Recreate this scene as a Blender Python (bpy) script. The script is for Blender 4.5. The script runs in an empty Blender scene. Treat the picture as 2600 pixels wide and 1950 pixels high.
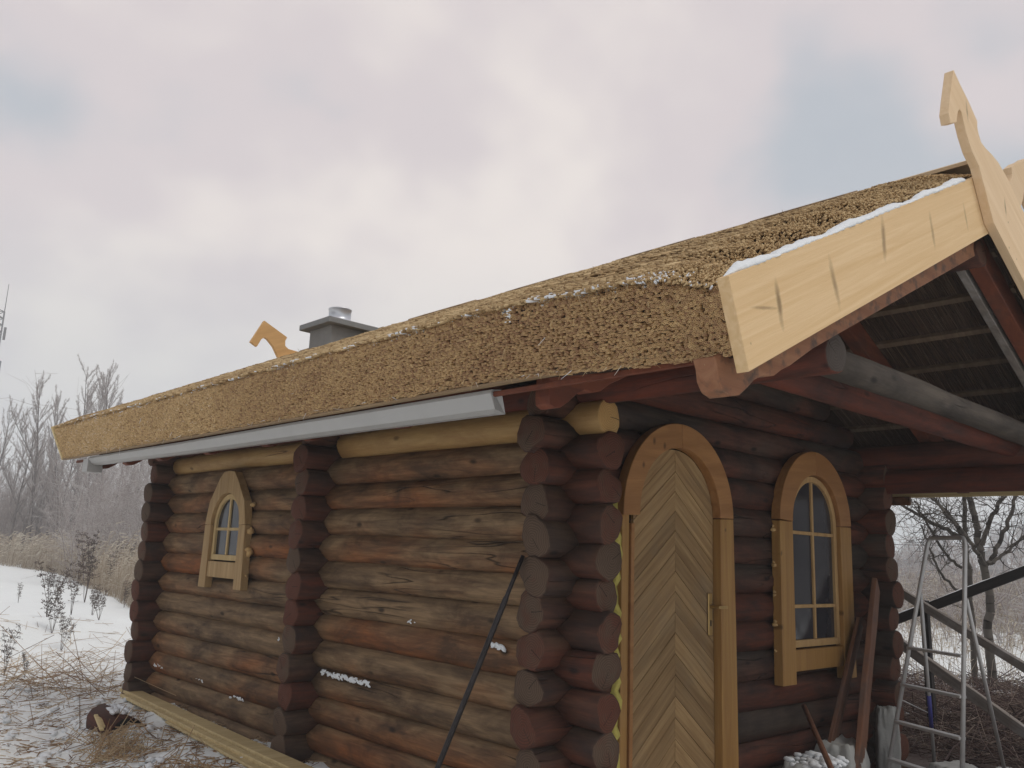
import bpy, bmesh, math, random
import numpy as np
from mathutils import Vector, Matrix
random.seed(7); RNG = np.random.default_rng(7)
S = bpy.context.scene
COL = S.collection
PI = math.pi

# ------------------------------------------------------------------ camera
YAW, PITCH, ROLL = math.radians(42.88), math.radians(11.3), math.radians(2.2)
FPX = 2169.0
CAM = Vector((-3.44, -3.20, 1.60))
fw = Vector((math.sin(YAW)*math.cos(PITCH), math.cos(YAW)*math.cos(PITCH), math.sin(PITCH)))
r0 = Vector((math.cos(YAW), -math.sin(YAW), 0)); u0 = r0.cross(fw)
rt = r0*math.cos(ROLL) + u0*math.sin(ROLL)
up = -r0*math.sin(ROLL) + u0*math.cos(ROLL)
cd = bpy.data.cameras.new('camera'); cam = bpy.data.objects.new('camera', cd); COL.objects.link(cam)
cam.matrix_world = Matrix(((rt.x, up.x, -fw.x, CAM.x), (rt.y, up.y, -fw.y, CAM.y), (rt.z, up.z, -fw.z, CAM.z), (0, 0, 0, 1)))
cd.sensor_width = 36.0; cd.lens = FPX/2600*36; cd.clip_start = 0.05; cd.clip_end = 5000
S.camera = cam
K = 2600/2212
def at(x, y, ax, v):
    """world point seen at measured photo position (x, y) lying in the plane axis = v"""
    r = fw*FPX + rt*(x*K-1300) + up*(975-y*K)
    i = 'xyz'.index(ax); t = (v-CAM[i])/r[i]
    return CAM + r*t
def ate(s, ox, oy, x, y, ax, v): return at((ox+x/s)/K, (oy+y/s)/K, ax, v)

# ------------------------------------------------------------------ world and sun
SUN_EL, SUN_AZ = math.radians(58), math.radians(168)     # azimuth clockwise from +Y
W = bpy.data.worlds.new('World'); S.world = W; W.use_nodes = True
nt = W.node_tree; nt.nodes.clear()
def N(nt, t, **kw):
    n = nt.nodes.new(t)
    for k, v in kw.items(): setattr(n, k, v)
    return n
def Lk(nt, a, b): nt.links.new(a, b)
def mathn(nt, op, a, b=None, clamp=False):
    n = N(nt, 'ShaderNodeMath', operation=op, use_clamp=clamp)
    for i, v in enumerate((a, b)):
        if v is None: continue
        if isinstance(v, (int, float)): n.inputs[i].default_value = v
        else: Lk(nt, v, n.inputs[i])
    return n.outputs[0]
def ramp(nt, fac, stops, interp='LINEAR'):
    n = N(nt, 'ShaderNodeValToRGB'); cr = n.color_ramp; cr.interpolation = interp
    while len(cr.elements) < len(stops): cr.elements.new(0.5)
    for e, (p, c) in zip(cr.elements, stops):
        e.position = p; e.color = tuple(c) + (1,) if len(c) == 3 else c
    Lk(nt, fac, n.inputs[0]); return n.outputs[0]
def mixc(nt, fac, a, b, mode='MIX'):
    n = N(nt, 'ShaderNodeMix', data_type='RGBA', blend_type=mode)
    for s, v in ((n.inputs[0], fac), (n.inputs[6], a), (n.inputs[7], b)):
        if isinstance(v, (int, float)): s.default_value = v
        elif isinstance(v, (tuple, list)): s.default_value = tuple(v) + (1,)
        else: Lk(nt, v, s)
    return n.outputs[2]
sky = N(nt, 'ShaderNodeTexSky', sky_type='NISHITA', sun_disc=False, sun_elevation=SUN_EL, sun_rotation=SUN_AZ)
sky.dust_density = 3; sky.air_density = 1.4
bg1 = N(nt, 'ShaderNodeBackground'); bg1.inputs[1].default_value = 0.10; Lk(nt, sky.outputs[0], bg1.inputs[0])
tc = N(nt, 'ShaderNodeTexCoord')
sep = N(nt, 'ShaderNodeSeparateXYZ'); Lk(nt, tc.outputs['Generated'], sep.inputs[0])
zz = mathn(nt, 'ADD', mathn(nt, 'MAXIMUM', sep.outputs[2], 0.0), 0.62)
cx_ = mathn(nt, 'DIVIDE', sep.outputs[0], zz); cy_ = mathn(nt, 'DIVIDE', sep.outputs[1], zz)
cmb = N(nt, 'ShaderNodeCombineXYZ'); Lk(nt, cx_, cmb.inputs[0]); Lk(nt, cy_, cmb.inputs[1])
cmb.inputs[2].default_value = 3.1
n1 = N(nt, 'ShaderNodeTexNoise'); n1.inputs['Scale'].default_value = 1.9; n1.inputs['Detail'].default_value = 3.5; n1.inputs['Roughness'].default_value = 0.5
n1.inputs['Distortion'].default_value = 0.3
Lk(nt, cmb.outputs[0], n1.inputs['Vector'])
n2 = N(nt, 'ShaderNodeTexNoise'); n2.inputs['Scale'].default_value = 5.0; n2.inputs['Detail'].default_value = 3
Lk(nt, cmb.outputs[0], n2.inputs['Vector'])
# thinner, brighter cloud ahead (towards the veiled bright patch), thicker grey cloud round the rest
bd = Vector((math.sin(math.radians(31))*math.cos(math.radians(27)), math.cos(math.radians(31))*math.cos(math.radians(27)), math.sin(math.radians(27))))
dot = N(nt, 'ShaderNodeVectorMath', operation='DOT_PRODUCT'); Lk(nt, tc.outputs['Generated'], dot.inputs[0]); dot.inputs[1].default_value = bd
glow = mathn(nt, 'POWER', mathn(nt, 'MAXIMUM', dot.outputs['Value'], 0.0), 5.0)
cl = mathn(nt, 'ADD', mathn(nt, 'MULTIPLY', n1.outputs[0], 0.62), mathn(nt, 'MULTIPLY', n2.outputs[0], 0.30))
cl = mathn(nt, 'ADD', cl, mathn(nt, 'MULTIPLY', glow, 0.19))
ccol = ramp(nt, cl, [(0.31, (.35, .42, .49)), (0.45, (.50, .535, .585)), (0.56, (.74, .66, .665)), (0.68, (.93, .845, .79))], 'EASE')
# pale blue-grey towards the horizon
hz = mathn(nt, 'SUBTRACT', 1.0, mathn(nt, 'DIVIDE', mathn(nt, 'MAXIMUM', sep.outputs[2], 0.0), 0.34), True)
ccol = mixc(nt, mathn(nt, 'MULTIPLY', hz, 0.75), ccol, (.46, .555, .585))
bg2 = N(nt, 'ShaderNodeBackground'); bg2.inputs[1].default_value = 1.0; Lk(nt, ccol, bg2.inputs[0])
mx = N(nt, 'ShaderNodeMixShader'); mx.inputs[0].default_value = 0.92
Lk(nt, bg1.outputs[0], mx.inputs[1]); Lk(nt, bg2.outputs[0], mx.inputs[2])
wo = N(nt, 'ShaderNodeOutputWorld'); Lk(nt, mx.outputs[0], wo.inputs[0])
sd = bpy.data.lights.new('sun', 'SUN'); sd.energy = 1.1; sd.angle = math.radians(25); sd.color = (1, .96, .9)
so = bpy.data.objects.new('sun', sd); COL.objects.link(so)
sdir = Vector((math.sin(SUN_AZ)*math.cos(SUN_EL), math.cos(SUN_AZ)*math.cos(SUN_EL), math.sin(SUN_EL)))
so.rotation_euler = sdir.to_track_quat('Z', 'Y').to_euler(); so.location = (0, 0, 20)
S.view_settings.view_transform = 'Standard'; S.view_settings.look = 'None'
S.view_settings.exposure = 0.0; S.view_settings.gamma = 1.0; S.view_settings.use_curve_mapping = False

# ------------------------------------------------------------------ materials
def newmat(name):
    m = bpy.data.materials.new(name); m.use_nodes = True; t = m.node_tree; t.nodes.clear()
    b = N(t, 'ShaderNodeBsdfPrincipled'); o = N(t, 'ShaderNodeOutputMaterial'); Lk(t, b.outputs[0], o.inputs[0])
    return m, t, b
def noise(t, vec, scale, detail=3, rough=.5, dist=0, sc=None, rot=None, loc=None):
    if sc or rot or loc:
        if rot and any(rot):
            m0 = N(t, 'ShaderNodeMapping'); m0.inputs['Rotation'].default_value = rot; Lk(t, vec, m0.inputs[0]); vec = m0.outputs[0]
        mp = N(t, 'ShaderNodeMapping')
        if sc: mp.inputs['Scale'].default_value = sc
        if loc:
            if isinstance(loc, (tuple, list)): mp.inputs['Location'].default_value = loc
            else: Lk(t, loc, mp.inputs['Location'])
        Lk(t, vec, mp.inputs[0]); vec = mp.outputs[0]
    n = N(t, 'ShaderNodeTexNoise'); n.inputs['Scale'].default_value = scale; n.inputs['Detail'].default_value = detail
    n.inputs['Roughness'].default_value = rough; n.inputs['Distortion'].default_value = dist
    Lk(t, vec, n.inputs['Vector']); return n.outputs[0]
def bump(t, b, h, strength, dist):
    n = N(t, 'ShaderNodeBump'); n.inputs['Strength'].default_value = strength; n.inputs['Distance'].default_value = dist
    Lk(t, h, n.inputs['Height']); Lk(t, n.outputs[0], b.inputs['Normal'])
def objrand(t):
    return N(t, 'ShaderNodeObjectInfo').outputs['Random']
def randvec(t, f=17.0):
    c = N(t, 'ShaderNodeCombineXYZ'); v = mathn(t, 'MULTIPLY', objrand(t), f)
    for i in range(3): Lk(t, v, c.inputs[i])
    return c.outputs[0]
def plain(name, c, rough=.8, metal=0, var=.25, scale=9, bmp=0):
    m, t, b = newmat(name); tcn = N(t, 'ShaderNodeTexCoord').outputs['Object']
    n = noise(t, tcn, scale, 4)
    col = mixc(t, n, tuple(x*(1-var) for x in c), tuple(min(1, x*(1+var)) for x in c))
    Lk(t, col, b.inputs['Base Color']); b.inputs['Roughness'].default_value = rough; b.inputs['Metallic'].default_value = metal
    if bmp: bump(t, b, noise(t, tcn, scale*4, 4), bmp, .01)
    return m
def wood(name, light, dark, sc, rot=(0, 0, 0), knots=None, kaxis=(0, 2), rough=.7, rnd=.25, stain=None, bm=.35, fine=130):
    """board wood, grain runs along the axis that has the smallest scale in sc"""
    m, t, b = newmat(name); tcn = N(t, 'ShaderNodeTexCoord').outputs['Object']
    rv = randvec(t)
    g = noise(t, tcn, 1.0, 4, .55, .8, sc, rot, rv)
    f = noise(t, tcn, fine/12, 3, .6, .2, sc, rot, rv)
    col = ramp(t, g, [(.32, dark), (.52, tuple((a+c)/2 for a, c in zip(light, dark))), (.68, light)])
    col = mixc(t, mathn(t, 'MULTIPLY', f, .42), col, dark)
    rr = mathn(t, 'SUBTRACT', objrand(t), .5)
    hv = N(t, 'ShaderNodeHueSaturation'); Lk(t, col, hv.inputs['Color'])
    Lk(t, mathn(t, 'ADD', mathn(t, 'MULTIPLY', rr, rnd*2), 1.0), hv.inputs['Value'])
    col = hv.outputs[0]
    if stain:
        sn = noise(t, tcn, stain[1], 4, .6); col = mixc(t, mathn(t, 'MULTIPLY', ramp(t, sn, [(.5, (0, 0, 0)), (.68, (1, 1, 1))]), stain[2]), col, stain[0])
    if knots:
        sp = N(t, 'ShaderNodeSeparateXYZ'); Lk(t, tcn, sp.inputs[0])
        wob = mathn(t, 'MULTIPLY', mathn(t, 'SUBTRACT', noise(t, tcn, 22, 3), .5), .9)
        for (kx, kz, ang, la, lb, s) in knots:
            dx = mathn(t, 'SUBTRACT', sp.outputs[kaxis[0]], kx); dz = mathn(t, 'SUBTRACT', sp.outputs[kaxis[1]], kz)
            ca, sa = math.cos(ang), math.sin(ang)
            p = mathn(t, 'DIVIDE', mathn(t, 'ADD', mathn(t, 'MULTIPLY', dx, ca), mathn(t, 'MULTIPLY', dz, sa)), la)
            q = mathn(t, 'DIVIDE', mathn(t, 'SUBTRACT', mathn(t, 'MULTIPLY', dz, ca), mathn(t, 'MULTIPLY', dx, sa)), lb)
            d = mathn(t, 'SQRT', mathn(t, 'ADD', mathn(t, 'MULTIPLY', p, p), mathn(t, 'MULTIPLY', q, q)))
            d = mathn(t, 'ADD', d, wob)
            k = mathn(t, 'MULTIPLY', mathn(t, 'SUBTRACT', 1.35, d, True), s*.85, True)
            col = mixc(t, k, col, tuple(x*.34 for x in dark))
    Lk(t, col, b.inputs['Base Color']); b.inputs['Roughness'].default_value = rough
    b.inputs['Specular IOR Level'].default_value = .3
    bump(t, b, f, bm, .004)
    return m
def logmat(name, weather, fresh, dark, bias, rough=.75):
    """round log: grain along local X; stain survives low on the log, weathered grey above; dark blotches"""
    m, t, b = newmat(name); tcn = N(t, 'ShaderNodeTexCoord').outputs['Object']; rv = randvec(t, 31.0)
    sp = N(t, 'ShaderNodeSeparateXYZ'); Lk(t, tcn, sp.inputs[0])
    g = noise(t, tcn, 1.0, 4, .6, .6, (2.2, 26, 26), None, rv)
    f = noise(t, tcn, 1.0, 3, .6, .3, (7, 120, 120), None, rv)
    lo = noise(t, tcn, 1.6, 3, .55, .2, (.55, 1.3, 1.3), None, rv)
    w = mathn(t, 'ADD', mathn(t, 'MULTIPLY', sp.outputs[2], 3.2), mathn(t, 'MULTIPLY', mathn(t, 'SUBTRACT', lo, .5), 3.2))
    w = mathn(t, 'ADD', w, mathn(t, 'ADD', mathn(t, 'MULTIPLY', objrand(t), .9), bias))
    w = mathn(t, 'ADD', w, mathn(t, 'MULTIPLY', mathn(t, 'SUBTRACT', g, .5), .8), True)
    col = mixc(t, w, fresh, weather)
    bl = noise(t, tcn, 2.3, 5, .65, .5, (.9, 2.4, 2.4), None, rv)
    col = mixc(t, ramp(t, bl, [(.42, (.0, .0, .0)), (.66, (.8, .8, .8))]), col, dark)
    col = mixc(t, mathn(t, 'MULTIPLY', ramp(t, g, [(.35, (1, 1, 1)), (.6, (0, 0, 0))]), .55), col, dark)
    col = mixc(t, mathn(t, 'MULTIPLY', f, .5), col, tuple(x*.55 for x in dark))
    vo = N(t, 'ShaderNodeTexVoronoi'); vo.inputs['Scale'].default_value = 1.0
    mp = N(t, 'ShaderNodeMapping'); mp.inputs['Scale'].default_value = (3.2, 7, 7); Lk(t, tcn, mp.inputs[0]); Lk(t, rv, mp.inputs['Location']); Lk(t, mp.outputs[0], vo.inputs['Vector'])
    kn = ramp(t, vo.outputs['Distance'], [(.06, (.85, .85, .85)), (.15, (0, 0, 0))])
    col = mixc(t, kn, col, tuple(x*.4 for x in dark))
    # long drying cracks
    ck = noise(t, tcn, 1.0, 2, .4, .3, (.7, 9, 9), None, rv)
    ckm = ramp(t, mathn(t, 'ABSOLUTE', mathn(t, 'SUBTRACT', ck, .5)), [(.0, (1, 1, 1)), (.012, (0, 0, 0))])
    ckb = mathn(t, 'MULTIPLY', ckm, ramp(t, noise(t, tcn, .9, 2, .5, 0, None, None, rv), [(.53, (0, 0, 0)), (.60, (1, 1, 1))]))
    col = mixc(t, mathn(t, 'MULTIPLY', ckb, .8), col, (.012, .008, .006))
    Lk(t, col, b.inputs['Base Color']); b.inputs['Roughness'].default_value = rough; b.inputs['Specular IOR Level'].default_value = .25
    hh = mathn(t, 'ADD', mathn(t, 'ADD', mathn(t, 'MULTIPLY', g, .6), mathn(t, 'MULTIPLY', f, .35)), mathn(t, 'MULTIPLY', ckb, -1.5))
    bump(t, b, hh, .9, .006)
    return m
def capmat(name, c1, c2, dark):
    m, t, b = newmat(name); tcn = N(t, 'ShaderNodeTexCoord').outputs['Object']; rv = randvec(t, 31.0)
    sp = N(t, 'ShaderNodeSeparateXYZ'); Lk(t, tcn, sp.inputs[0])
    wob = mathn(t, 'MULTIPLY', mathn(t, 'SUBTRACT', noise(t, tcn, 14, 3, .5, 0, None, None, rv), .5), .03)
    y, z = sp.outputs[1], sp.outputs[2]
    r = mathn(t, 'ADD', mathn(t, 'SQRT', mathn(t, 'ADD', mathn(t, 'MULTIPLY', y, y), mathn(t, 'MULTIPLY', z, z))), wob)
    rings = mathn(t, 'SINE', mathn(t, 'MULTIPLY', r, 520))
    lo = noise(t, tcn, 9, 4, .6, 0, None, None, rv)
    col = mixc(t, ramp(t, mathn(t, 'ADD', mathn(t, 'MULTIPLY', lo, .8), mathn(t, 'MULTIPLY', objrand(t), .55)), [(.50, (0, 0, 0)), (.8, (1, 1, 1))]), c1, c2)
    col = mixc(t, mathn(t, 'MULTIPLY', mathn(t, 'ADD', rings, 1), .22), col, dark)
    # radial cracks
    ang = mathn(t, 'ARCTAN2', z, y)
    a2 = mathn(t, 'ADD', ang, mathn(t, 'ADD', mathn(t, 'MULTIPLY', objrand(t), 40), mathn(t, 'MULTIPLY', wob, 9)))
    s_ = mathn(t, 'ABSOLUTE', mathn(t, 'SINE', mathn(t, 'MULTIPLY', a2, 1.0)))
    crk = mathn(t, 'MULTIPLY', mathn(t, 'LESS_THAN', mathn(t, 'MULTIPLY', s_, r), .0016), mathn(t, 'GREATER_THAN', mathn(t, 'ADD', mathn(t, 'COSINE', a2), mathn(t, 'MULTIPLY', mathn(t, 'SUBTRACT', .03, r), 20)), 0.0))
    col = mixc(t, mathn(t, 'MULTIPLY', crk, .9), col, (.01, .007, .006))
    Lk(t, col, b.inputs['Base Color']); b.inputs['Roughness'].default_value = .85; b.inputs['Specular IOR Level'].default_value = .2
    bump(t, b, mathn(t, 'ADD', mathn(t, 'ADD', mathn(t, 'MULTIPLY', rings, .15), lo), mathn(t, 'MULTIPLY', crk, -2)), .5, .004)
    return m
def attrmat(name, stops, rough=.8, attr='v'):
    m, t, b = newmat(name); a = N(t, 'ShaderNodeAttribute', attribute_name=attr)
    col = ramp(t, a.outputs['Fac'], stops); Lk(t, col, b.inputs['Base Color']); b.inputs['Roughness'].default_value = rough
    b.inputs['Specular IOR Level'].default_value = .25
    return m

M = {}
M['log_side'] = logmat('weathered side log', (.345, .222, .118), (.36, .12, .034), (.06, .034, .02), .30)
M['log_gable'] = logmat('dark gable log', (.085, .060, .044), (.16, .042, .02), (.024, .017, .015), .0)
M['log_stack'] = logmat('dark stained log', (.12, .072, .044), (.14, .040, .02), (.03, .02, .017), -.10)
M['log_new'] = logmat('fresh yellow log', (.50, .32, .125), (.46, .26, .085), (.32, .17, .06), .3, .6)
M['log_red'] = logmat('red stained beam', (.12, .05, .035), (.17, .04, .02), (.045, .022, .018), -.4)
M['log_grey'] = logmat('grey weathered beam', (.11, .088, .068), (.085, .055, .036), (.035, .027, .022), .5)
M['cap_dark'] = capmat('log end dark', (.115, .075, .05), (.13, .05, .03), (.025, .016, .013))
M['cap_red'] = capmat('log end red', (.125, .046, .028), (.12, .078, .052), (.025, .015, .012))
M['cap_new'] = capmat('log end yellow', (.55, .36, .15), (.50, .30, .11), (.28, .15, .06))
M['cap_grey'] = capmat('log end grey', (.085, .068, .058), (.065, .052, .045), (.03, .024, .02))
# ------------------------------------------------------------------ mesh helpers
def link(name, me, mats, parent=None, label=None, cat=None, group=None, kind=None, mw=None):
    o = bpy.data.objects.new(name, me); COL.objects.link(o)
    if me is not None and mats is not None:
        for m_ in (mats if isinstance(mats, (list, tuple)) else [mats]): me.materials.append(m_)
    if parent is not None: o.parent = parent
    if mw is not None: o.matrix_basis = mw
    if label: o['label'] = label
    if cat: o['category'] = cat
    if group: o['group'] = group
    if kind: o['kind'] = kind
    return o
def empty(name, loc, label, cat, group=None):
    o = bpy.data.objects.new(name, None); COL.objects.link(o); o.location = loc; o.empty_display_size = .2
    o['label'] = label; o['category'] = cat
    if group: o['group'] = group
    return o
def from_bm(bm, name='m', smooth=False):
    me = bpy.data.meshes.new(name); bmesh.ops.recalc_face_normals(bm, faces=bm.faces); bm.to_mesh(me); bm.free()
    if smooth: me.polygons.foreach_set('use_smooth', [True]*len(me.polygons))
    return me
def np_mesh(name, V, F, attr=None, smooth=False, matidx=None):
    """V (n,3), F (m,k) all same k, attr per-vertex float"""
    me = bpy.data.meshes.new(name); n, (m, k) = len(V), F.shape
    me.vertices.add(n); me.vertices.foreach_set('co', np.asarray(V, np.float32).ravel())
    me.loops.add(m*k); me.loops.foreach_set('vertex_index', F.astype(np.int32).ravel())
    me.polygons.add(m); me.polygons.foreach_set('loop_start', np.arange(0, m*k, k, dtype=np.int32))
    if smooth: me.polygons.foreach_set('use_smooth', np.ones(m, bool))
    if matidx is not None: me.polygons.foreach_set('material_index', matidx.astype(np.int32))
    me.update(calc_edges=True)
    if attr is not None:
        a = me.attributes.new('v', 'FLOAT', 'POINT'); a.data.foreach_set('value', np.asarray(attr, np.float32))
    return me
def sticks(P0, P1, R0, R1, sides=4, val=None, cap=False):
    """many tapered prisms, returns V, F(quads), attr"""
    P0 = np.asarray(P0, float); P1 = np.asarray(P1, float); n = len(P0)
    R0 = np.broadcast_to(np.asarray(R0, float), (n,)); R1 = np.broadcast_to(np.asarray(R1, float), (n,))
    d = P1-P0; L = np.linalg.norm(d, axis=1, keepdims=True); d = d/np.maximum(L, 1e-9)
    ref = np.where(np.abs(d[:, 2:3]) > .9, np.array([[1., 0, 0]]), np.array([[0, 0, 1.]]))
    a = np.cross(d, ref); a /= np.linalg.norm(a, axis=1, keepdims=True); b = np.cross(d, a)
    th = np.arange(sides)*2*np.pi/sides
    ring = a[:, None, :]*np.cos(th)[None, :, None] + b[:, None, :]*np.sin(th)[None, :, None]
    V0 = P0[:, None, :]+ring*R0[:, None, None]; V1 = P1[:, None, :]+ring*R1[:, None, None]
    V = np.concatenate([V0, V1], axis=1).reshape(-1, 3)
    base = (np.arange(n)*2*sides)[:, None, None]; i = np.arange(sides); j = (i+1) % sides
    q = np.stack([i, j, j+sides, i+sides], axis=1)[None]
    F = (base+q).reshape(-1, 4)
    if cap:
        if sides == 4:
            c = np.array([[4, 5, 6, 7], [3, 2, 1, 0]])[None]
            F = np.concatenate([F, (base+c).reshape(-1, 4)])
        elif sides == 3:
            c = np.array([[3, 4, 5, 5]])[None]
    at_ = None
    if val is not None: at_ = np.repeat(np.asarray(val, float), 2*sides)
    return V, F, at_
def cat(parts):
    Vs, Fs, As, off = [], [], [], 0
    for V, F, A in parts:
        Vs.append(V); Fs.append(F+off); As.append(A if A is not None else np.zeros(len(V))); off += len(V)
    return np.concatenate(Vs), np.concatenate(Fs), np.concatenate(As)
def box(bm, x0, x1, y0, y1, z0, z1):
    v = [bm.verts.new(p) for p in ((x0, y0, z0), (x1, y0, z0), (x1, y1, z0), (x0, y1, z0), (x0, y0, z1), (x1, y0, z1), (x1, y1, z1), (x0, y1, z1))]
    for f in ((0, 3, 2, 1), (4, 5, 6, 7), (0, 1, 5, 4), (1, 2, 6, 5), (2, 3, 7, 6), (3, 0, 4, 7)): bm.faces.new([v[i] for i in f])
def boxmesh(x0, x1, y0, y1, z0, z1, bev=.003):
    bm = bmesh.new(); box(bm, x0, x1, y0, y1, z0, z1)
    if bev: bmesh.ops.bevel(bm, geom=bm.edges[:], offset=bev, segments=1, affect='EDGES')
    return from_bm(bm)
def beam(p0, p1, w, h, upv=(0, 0, 1), bev=.004, seg=1, wob=0):
    """rectangular bar between two points, w sideways, h along up"""
    p0, p1 = Vector(p0), Vector(p1); d = (p1-p0); L = d.length; d.normalize()
    s = d.cross(Vector(upv)).normalized(); u = s.cross(d)
    bm = bmesh.new(); box(bm, 0, L, -w/2, w/2, -h/2, h/2)
    if seg > 1: bmesh.ops.subdivide_edges(bm, edges=[e for e in bm.edges if abs(e.verts[0].co.x-e.verts[1].co.x) > L*.9], cuts=seg-1)
    if wob:
        for v in bm.verts:
            v.co.y += random.uniform(-wob, wob); v.co.z += random.uniform(-wob, wob)
    if bev: bmesh.ops.bevel(bm, geom=bm.edges[:], offset=bev, segments=1, affect='EDGES')
    me = from_bm(bm)
    mw = Matrix(((d.x, s.x, u.x, p0.x), (d.y, s.y, u.y, p0.y), (d.z, s.z, u.z, p0.z), (0, 0, 0, 1)))
    return me, mw
def beamo(name, p0, p1, w, h, mat, parent=None, **kw):
    ex = {k: kw.pop(k) for k in ('upv', 'bev', 'seg', 'wob') if k in kw}
    me, mw = beam(p0, p1, w, h, **ex)
    return link(name, me, mat, parent, mw=mw, **kw)
def prism(poly, axis, d0, d1, bev=0, side_div=False):
    """extrude 2D polygon. axis 'y': poly=(x,z); axis 'x': poly=(y,z); axis 'z': poly=(x,y)"""
    bm = bmesh.new()
    def P(p, d):
        return {'y': (p[0], d, p[1]), 'x': (d, p[0], p[1]), 'z': (p[0], p[1], d)}[axis]
    a = [bm.verts.new(P(p, d0)) for p in poly]; b = [bm.verts.new(P(p, d1)) for p in poly]
    bm.faces.new(a); bm.faces.new(b[::-1]); n = len(poly)
    for i in range(n): bm.faces.new((a[i], a[(i+1) % n], b[(i+1) % n], b[i]))
    if bev:
        bmesh.ops.recalc_face_normals(bm, faces=bm.faces)
        bmesh.ops.bevel(bm, geom=[e for e in bm.edges if len(e.link_faces) == 2 and e.calc_face_angle(0) > .6], offset=bev, segments=1, affect='EDGES')
    return bm
def arc(cx, cz, r, a0, a1, n): return [(cx+r*math.cos(a0+(a1-a0)*i/n), cz+r*math.sin(a0+(a1-a0)*i/n)) for i in range(n+1)]
def clip(poly, a, b, c):
    """keep part of 2D polygon where a*x+b*y<=c"""
    out = []
    for i in range(len(poly)):
        p, q = poly[i], poly[(i+1) % len(poly)]; dp = a*p[0]+b*p[1]-c; dq = a*q[0]+b*q[1]-c
        if dp <= 0: out.append(p)
        if (dp < 0 < dq) or (dq < 0 < dp):
            t = dp/(dp-dq); out.append((p[0]+(q[0]-p[0])*t, p[1]+(q[1]-p[1])*t))
    return out
def log_mesh(L, r, seg=16, wob=.006, taper=0.0, seed=0, knob=0, c0=True, c1=True):
    rd = random.Random(seed); n = max(2, int(L/.22)); bm = bmesh.new(); rings = []
    ph = [rd.uniform(0, 6.28) for _ in range(6)]
    xs = [0, .006]+[L*i/n for i in range(1, n)]+[L-.006, L]
    tl0, tl1 = rd.uniform(-.09, .09), rd.uniform(-.09, .09); tb = rd.uniform(-.06, .06)
    for k, x in enumerate(xs):
        rk = r*(1-taper*x/L)
        if k in (0, len(xs)-1): rk -= .007
        cy = wob*1.2*math.sin(x*1.1+ph[0]); cz = wob*.6*math.sin(x*1.4+ph[1])
        ring = []
        for i in range(seg):
            a = 2*PI*i/seg
            rr = rk+wob*(.55*math.sin(2*a+ph[2]+x*.9)+.45*math.sin(3*a+ph[3]+x*1.7)+.35*math.sin(a*5+ph[4]+x*4.3))+rd.uniform(-1, 1)*wob*.16
            y, z = rr*math.cos(a), rr*math.sin(a); xx = x
            if k <= 1: xx = x + tl0*z+tb*y
            if k >= len(xs)-2: xx = x + tl1*z+tb*y
            ring.append(bm.verts.new((xx, y+cy, z+cz)))
        rings.append(ring)
    for a, b in zip(rings[:-1], rings[1:]):
        for i in range(seg):
            f = bm.faces.new((a[i], a[(i+1) % seg], b[(i+1) % seg], b[i])); f.smooth = True
    for ring, sgn in ((rings[0], -1), (rings[-1], 1)):
        c = sum((v.co for v in ring), Vector())/seg; c.x += sgn*.003
        # inner ring gives the face a little shape
        inn = [bm.verts.new(c+(v.co-c)*.55+Vector((sgn*rd.uniform(-.003, .006), 0, 0))) for v in ring]
        cv = bm.verts.new(c)
        for i in range(seg):
            f = bm.faces.new((ring[i], ring[(i+1) % seg], inn[(i+1) % seg], inn[i])); f.material_index = 1; f.smooth = True
            f = bm.faces.new((inn[i], inn[(i+1) % seg], cv)); f.material_index = 1; f.smooth = True
    # sharp end edge
    me = from_bm(bm)
    return me
LOGN = [0]
def log(parent, p0, axis, L, r, mats, name='log', label=None, taper=0.0, wob=.006, seg=16, **kw):
    """log starting at p0 running along axis letter"""
    LOGN[0] += 1
    me = log_mesh(L, r, seg=seg, wob=wob, taper=taper, seed=LOGN[0])
    if axis == 'x': mw = Matrix.Translation(p0)
    elif axis == 'y': mw = Matrix.Translation(p0) @ Matrix.Rotation(PI/2, 4, 'Z')
    elif axis == '-x': mw = Matrix.Translation(p0) @ Matrix.Rotation(PI, 4, 'Z')
    else: mw = axis
    o = link(name, me, list(mats), parent, mw=mw, label=label, **kw); return o

M['pine'] = wood('fresh pine board', (.79, .575, .335), (.67, .45, .225), (1.0, 30, 30), rot=(0, math.radians(26), 0),
    knots=[(at(x, y, 'y', -1.69).x, at(x, y, 'y', -1.69).z, a, la, lb, s) for x, y, a, la, lb, s in
      [(1683, 655, math.radians(104), .075, .016, 1), (1652, 665, math.radians(12), .075, .006, .7), (1803, 612, math.radians(112), .085, .018, .8), (1909, 515, math.radians(92), .085, .020, .85), (2014, 498, math.radians(104), .09, .016, .6), (2086, 468, math.radians(108), .065, .013, .55)]
      + [(1692, 780, 0, .007, .007, .9), (1807, 702, 0, .007, .007, .9), (1908, 658, 0, .007, .007, .9), (1993, 628, 0, .006, .006, .9), (1622, 742, 0, .005, .005, .6), (2067, 590, 0, .006, .006, .9)]], rnd=.0)
M['pine_r'] = wood('fresh pine board b', (.79, .595, .39), (.69, .49, .29), (1.0, 30, 30), rot=(0, math.radians(-26), 0), rnd=.05,
    knots=[(at(x, y, 'y', -1.74).x, at(x, y, 'y', -1.74).z, math.radians(95), .05, .012, .8) for x, y in ((2089, 240), (2172, 450))]+[(at(x, y, 'y', -1.74).x, at(x, y, 'y', -1.74).z, 0, .006, .006, .9) for x, y in ((2178, 480), (2180, 535), (2196, 560))])
M['pine_far'] = wood('orange pine board', (.74, .45, .19), (.60, .34, .13), (1.5, 22, 22), rot=(0, .4, 0), rnd=.05)
M['ridge'] = wood('ridge board', (.40, .28, .15), (.24, .16, .09), (20, 1.2, 20))
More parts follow.
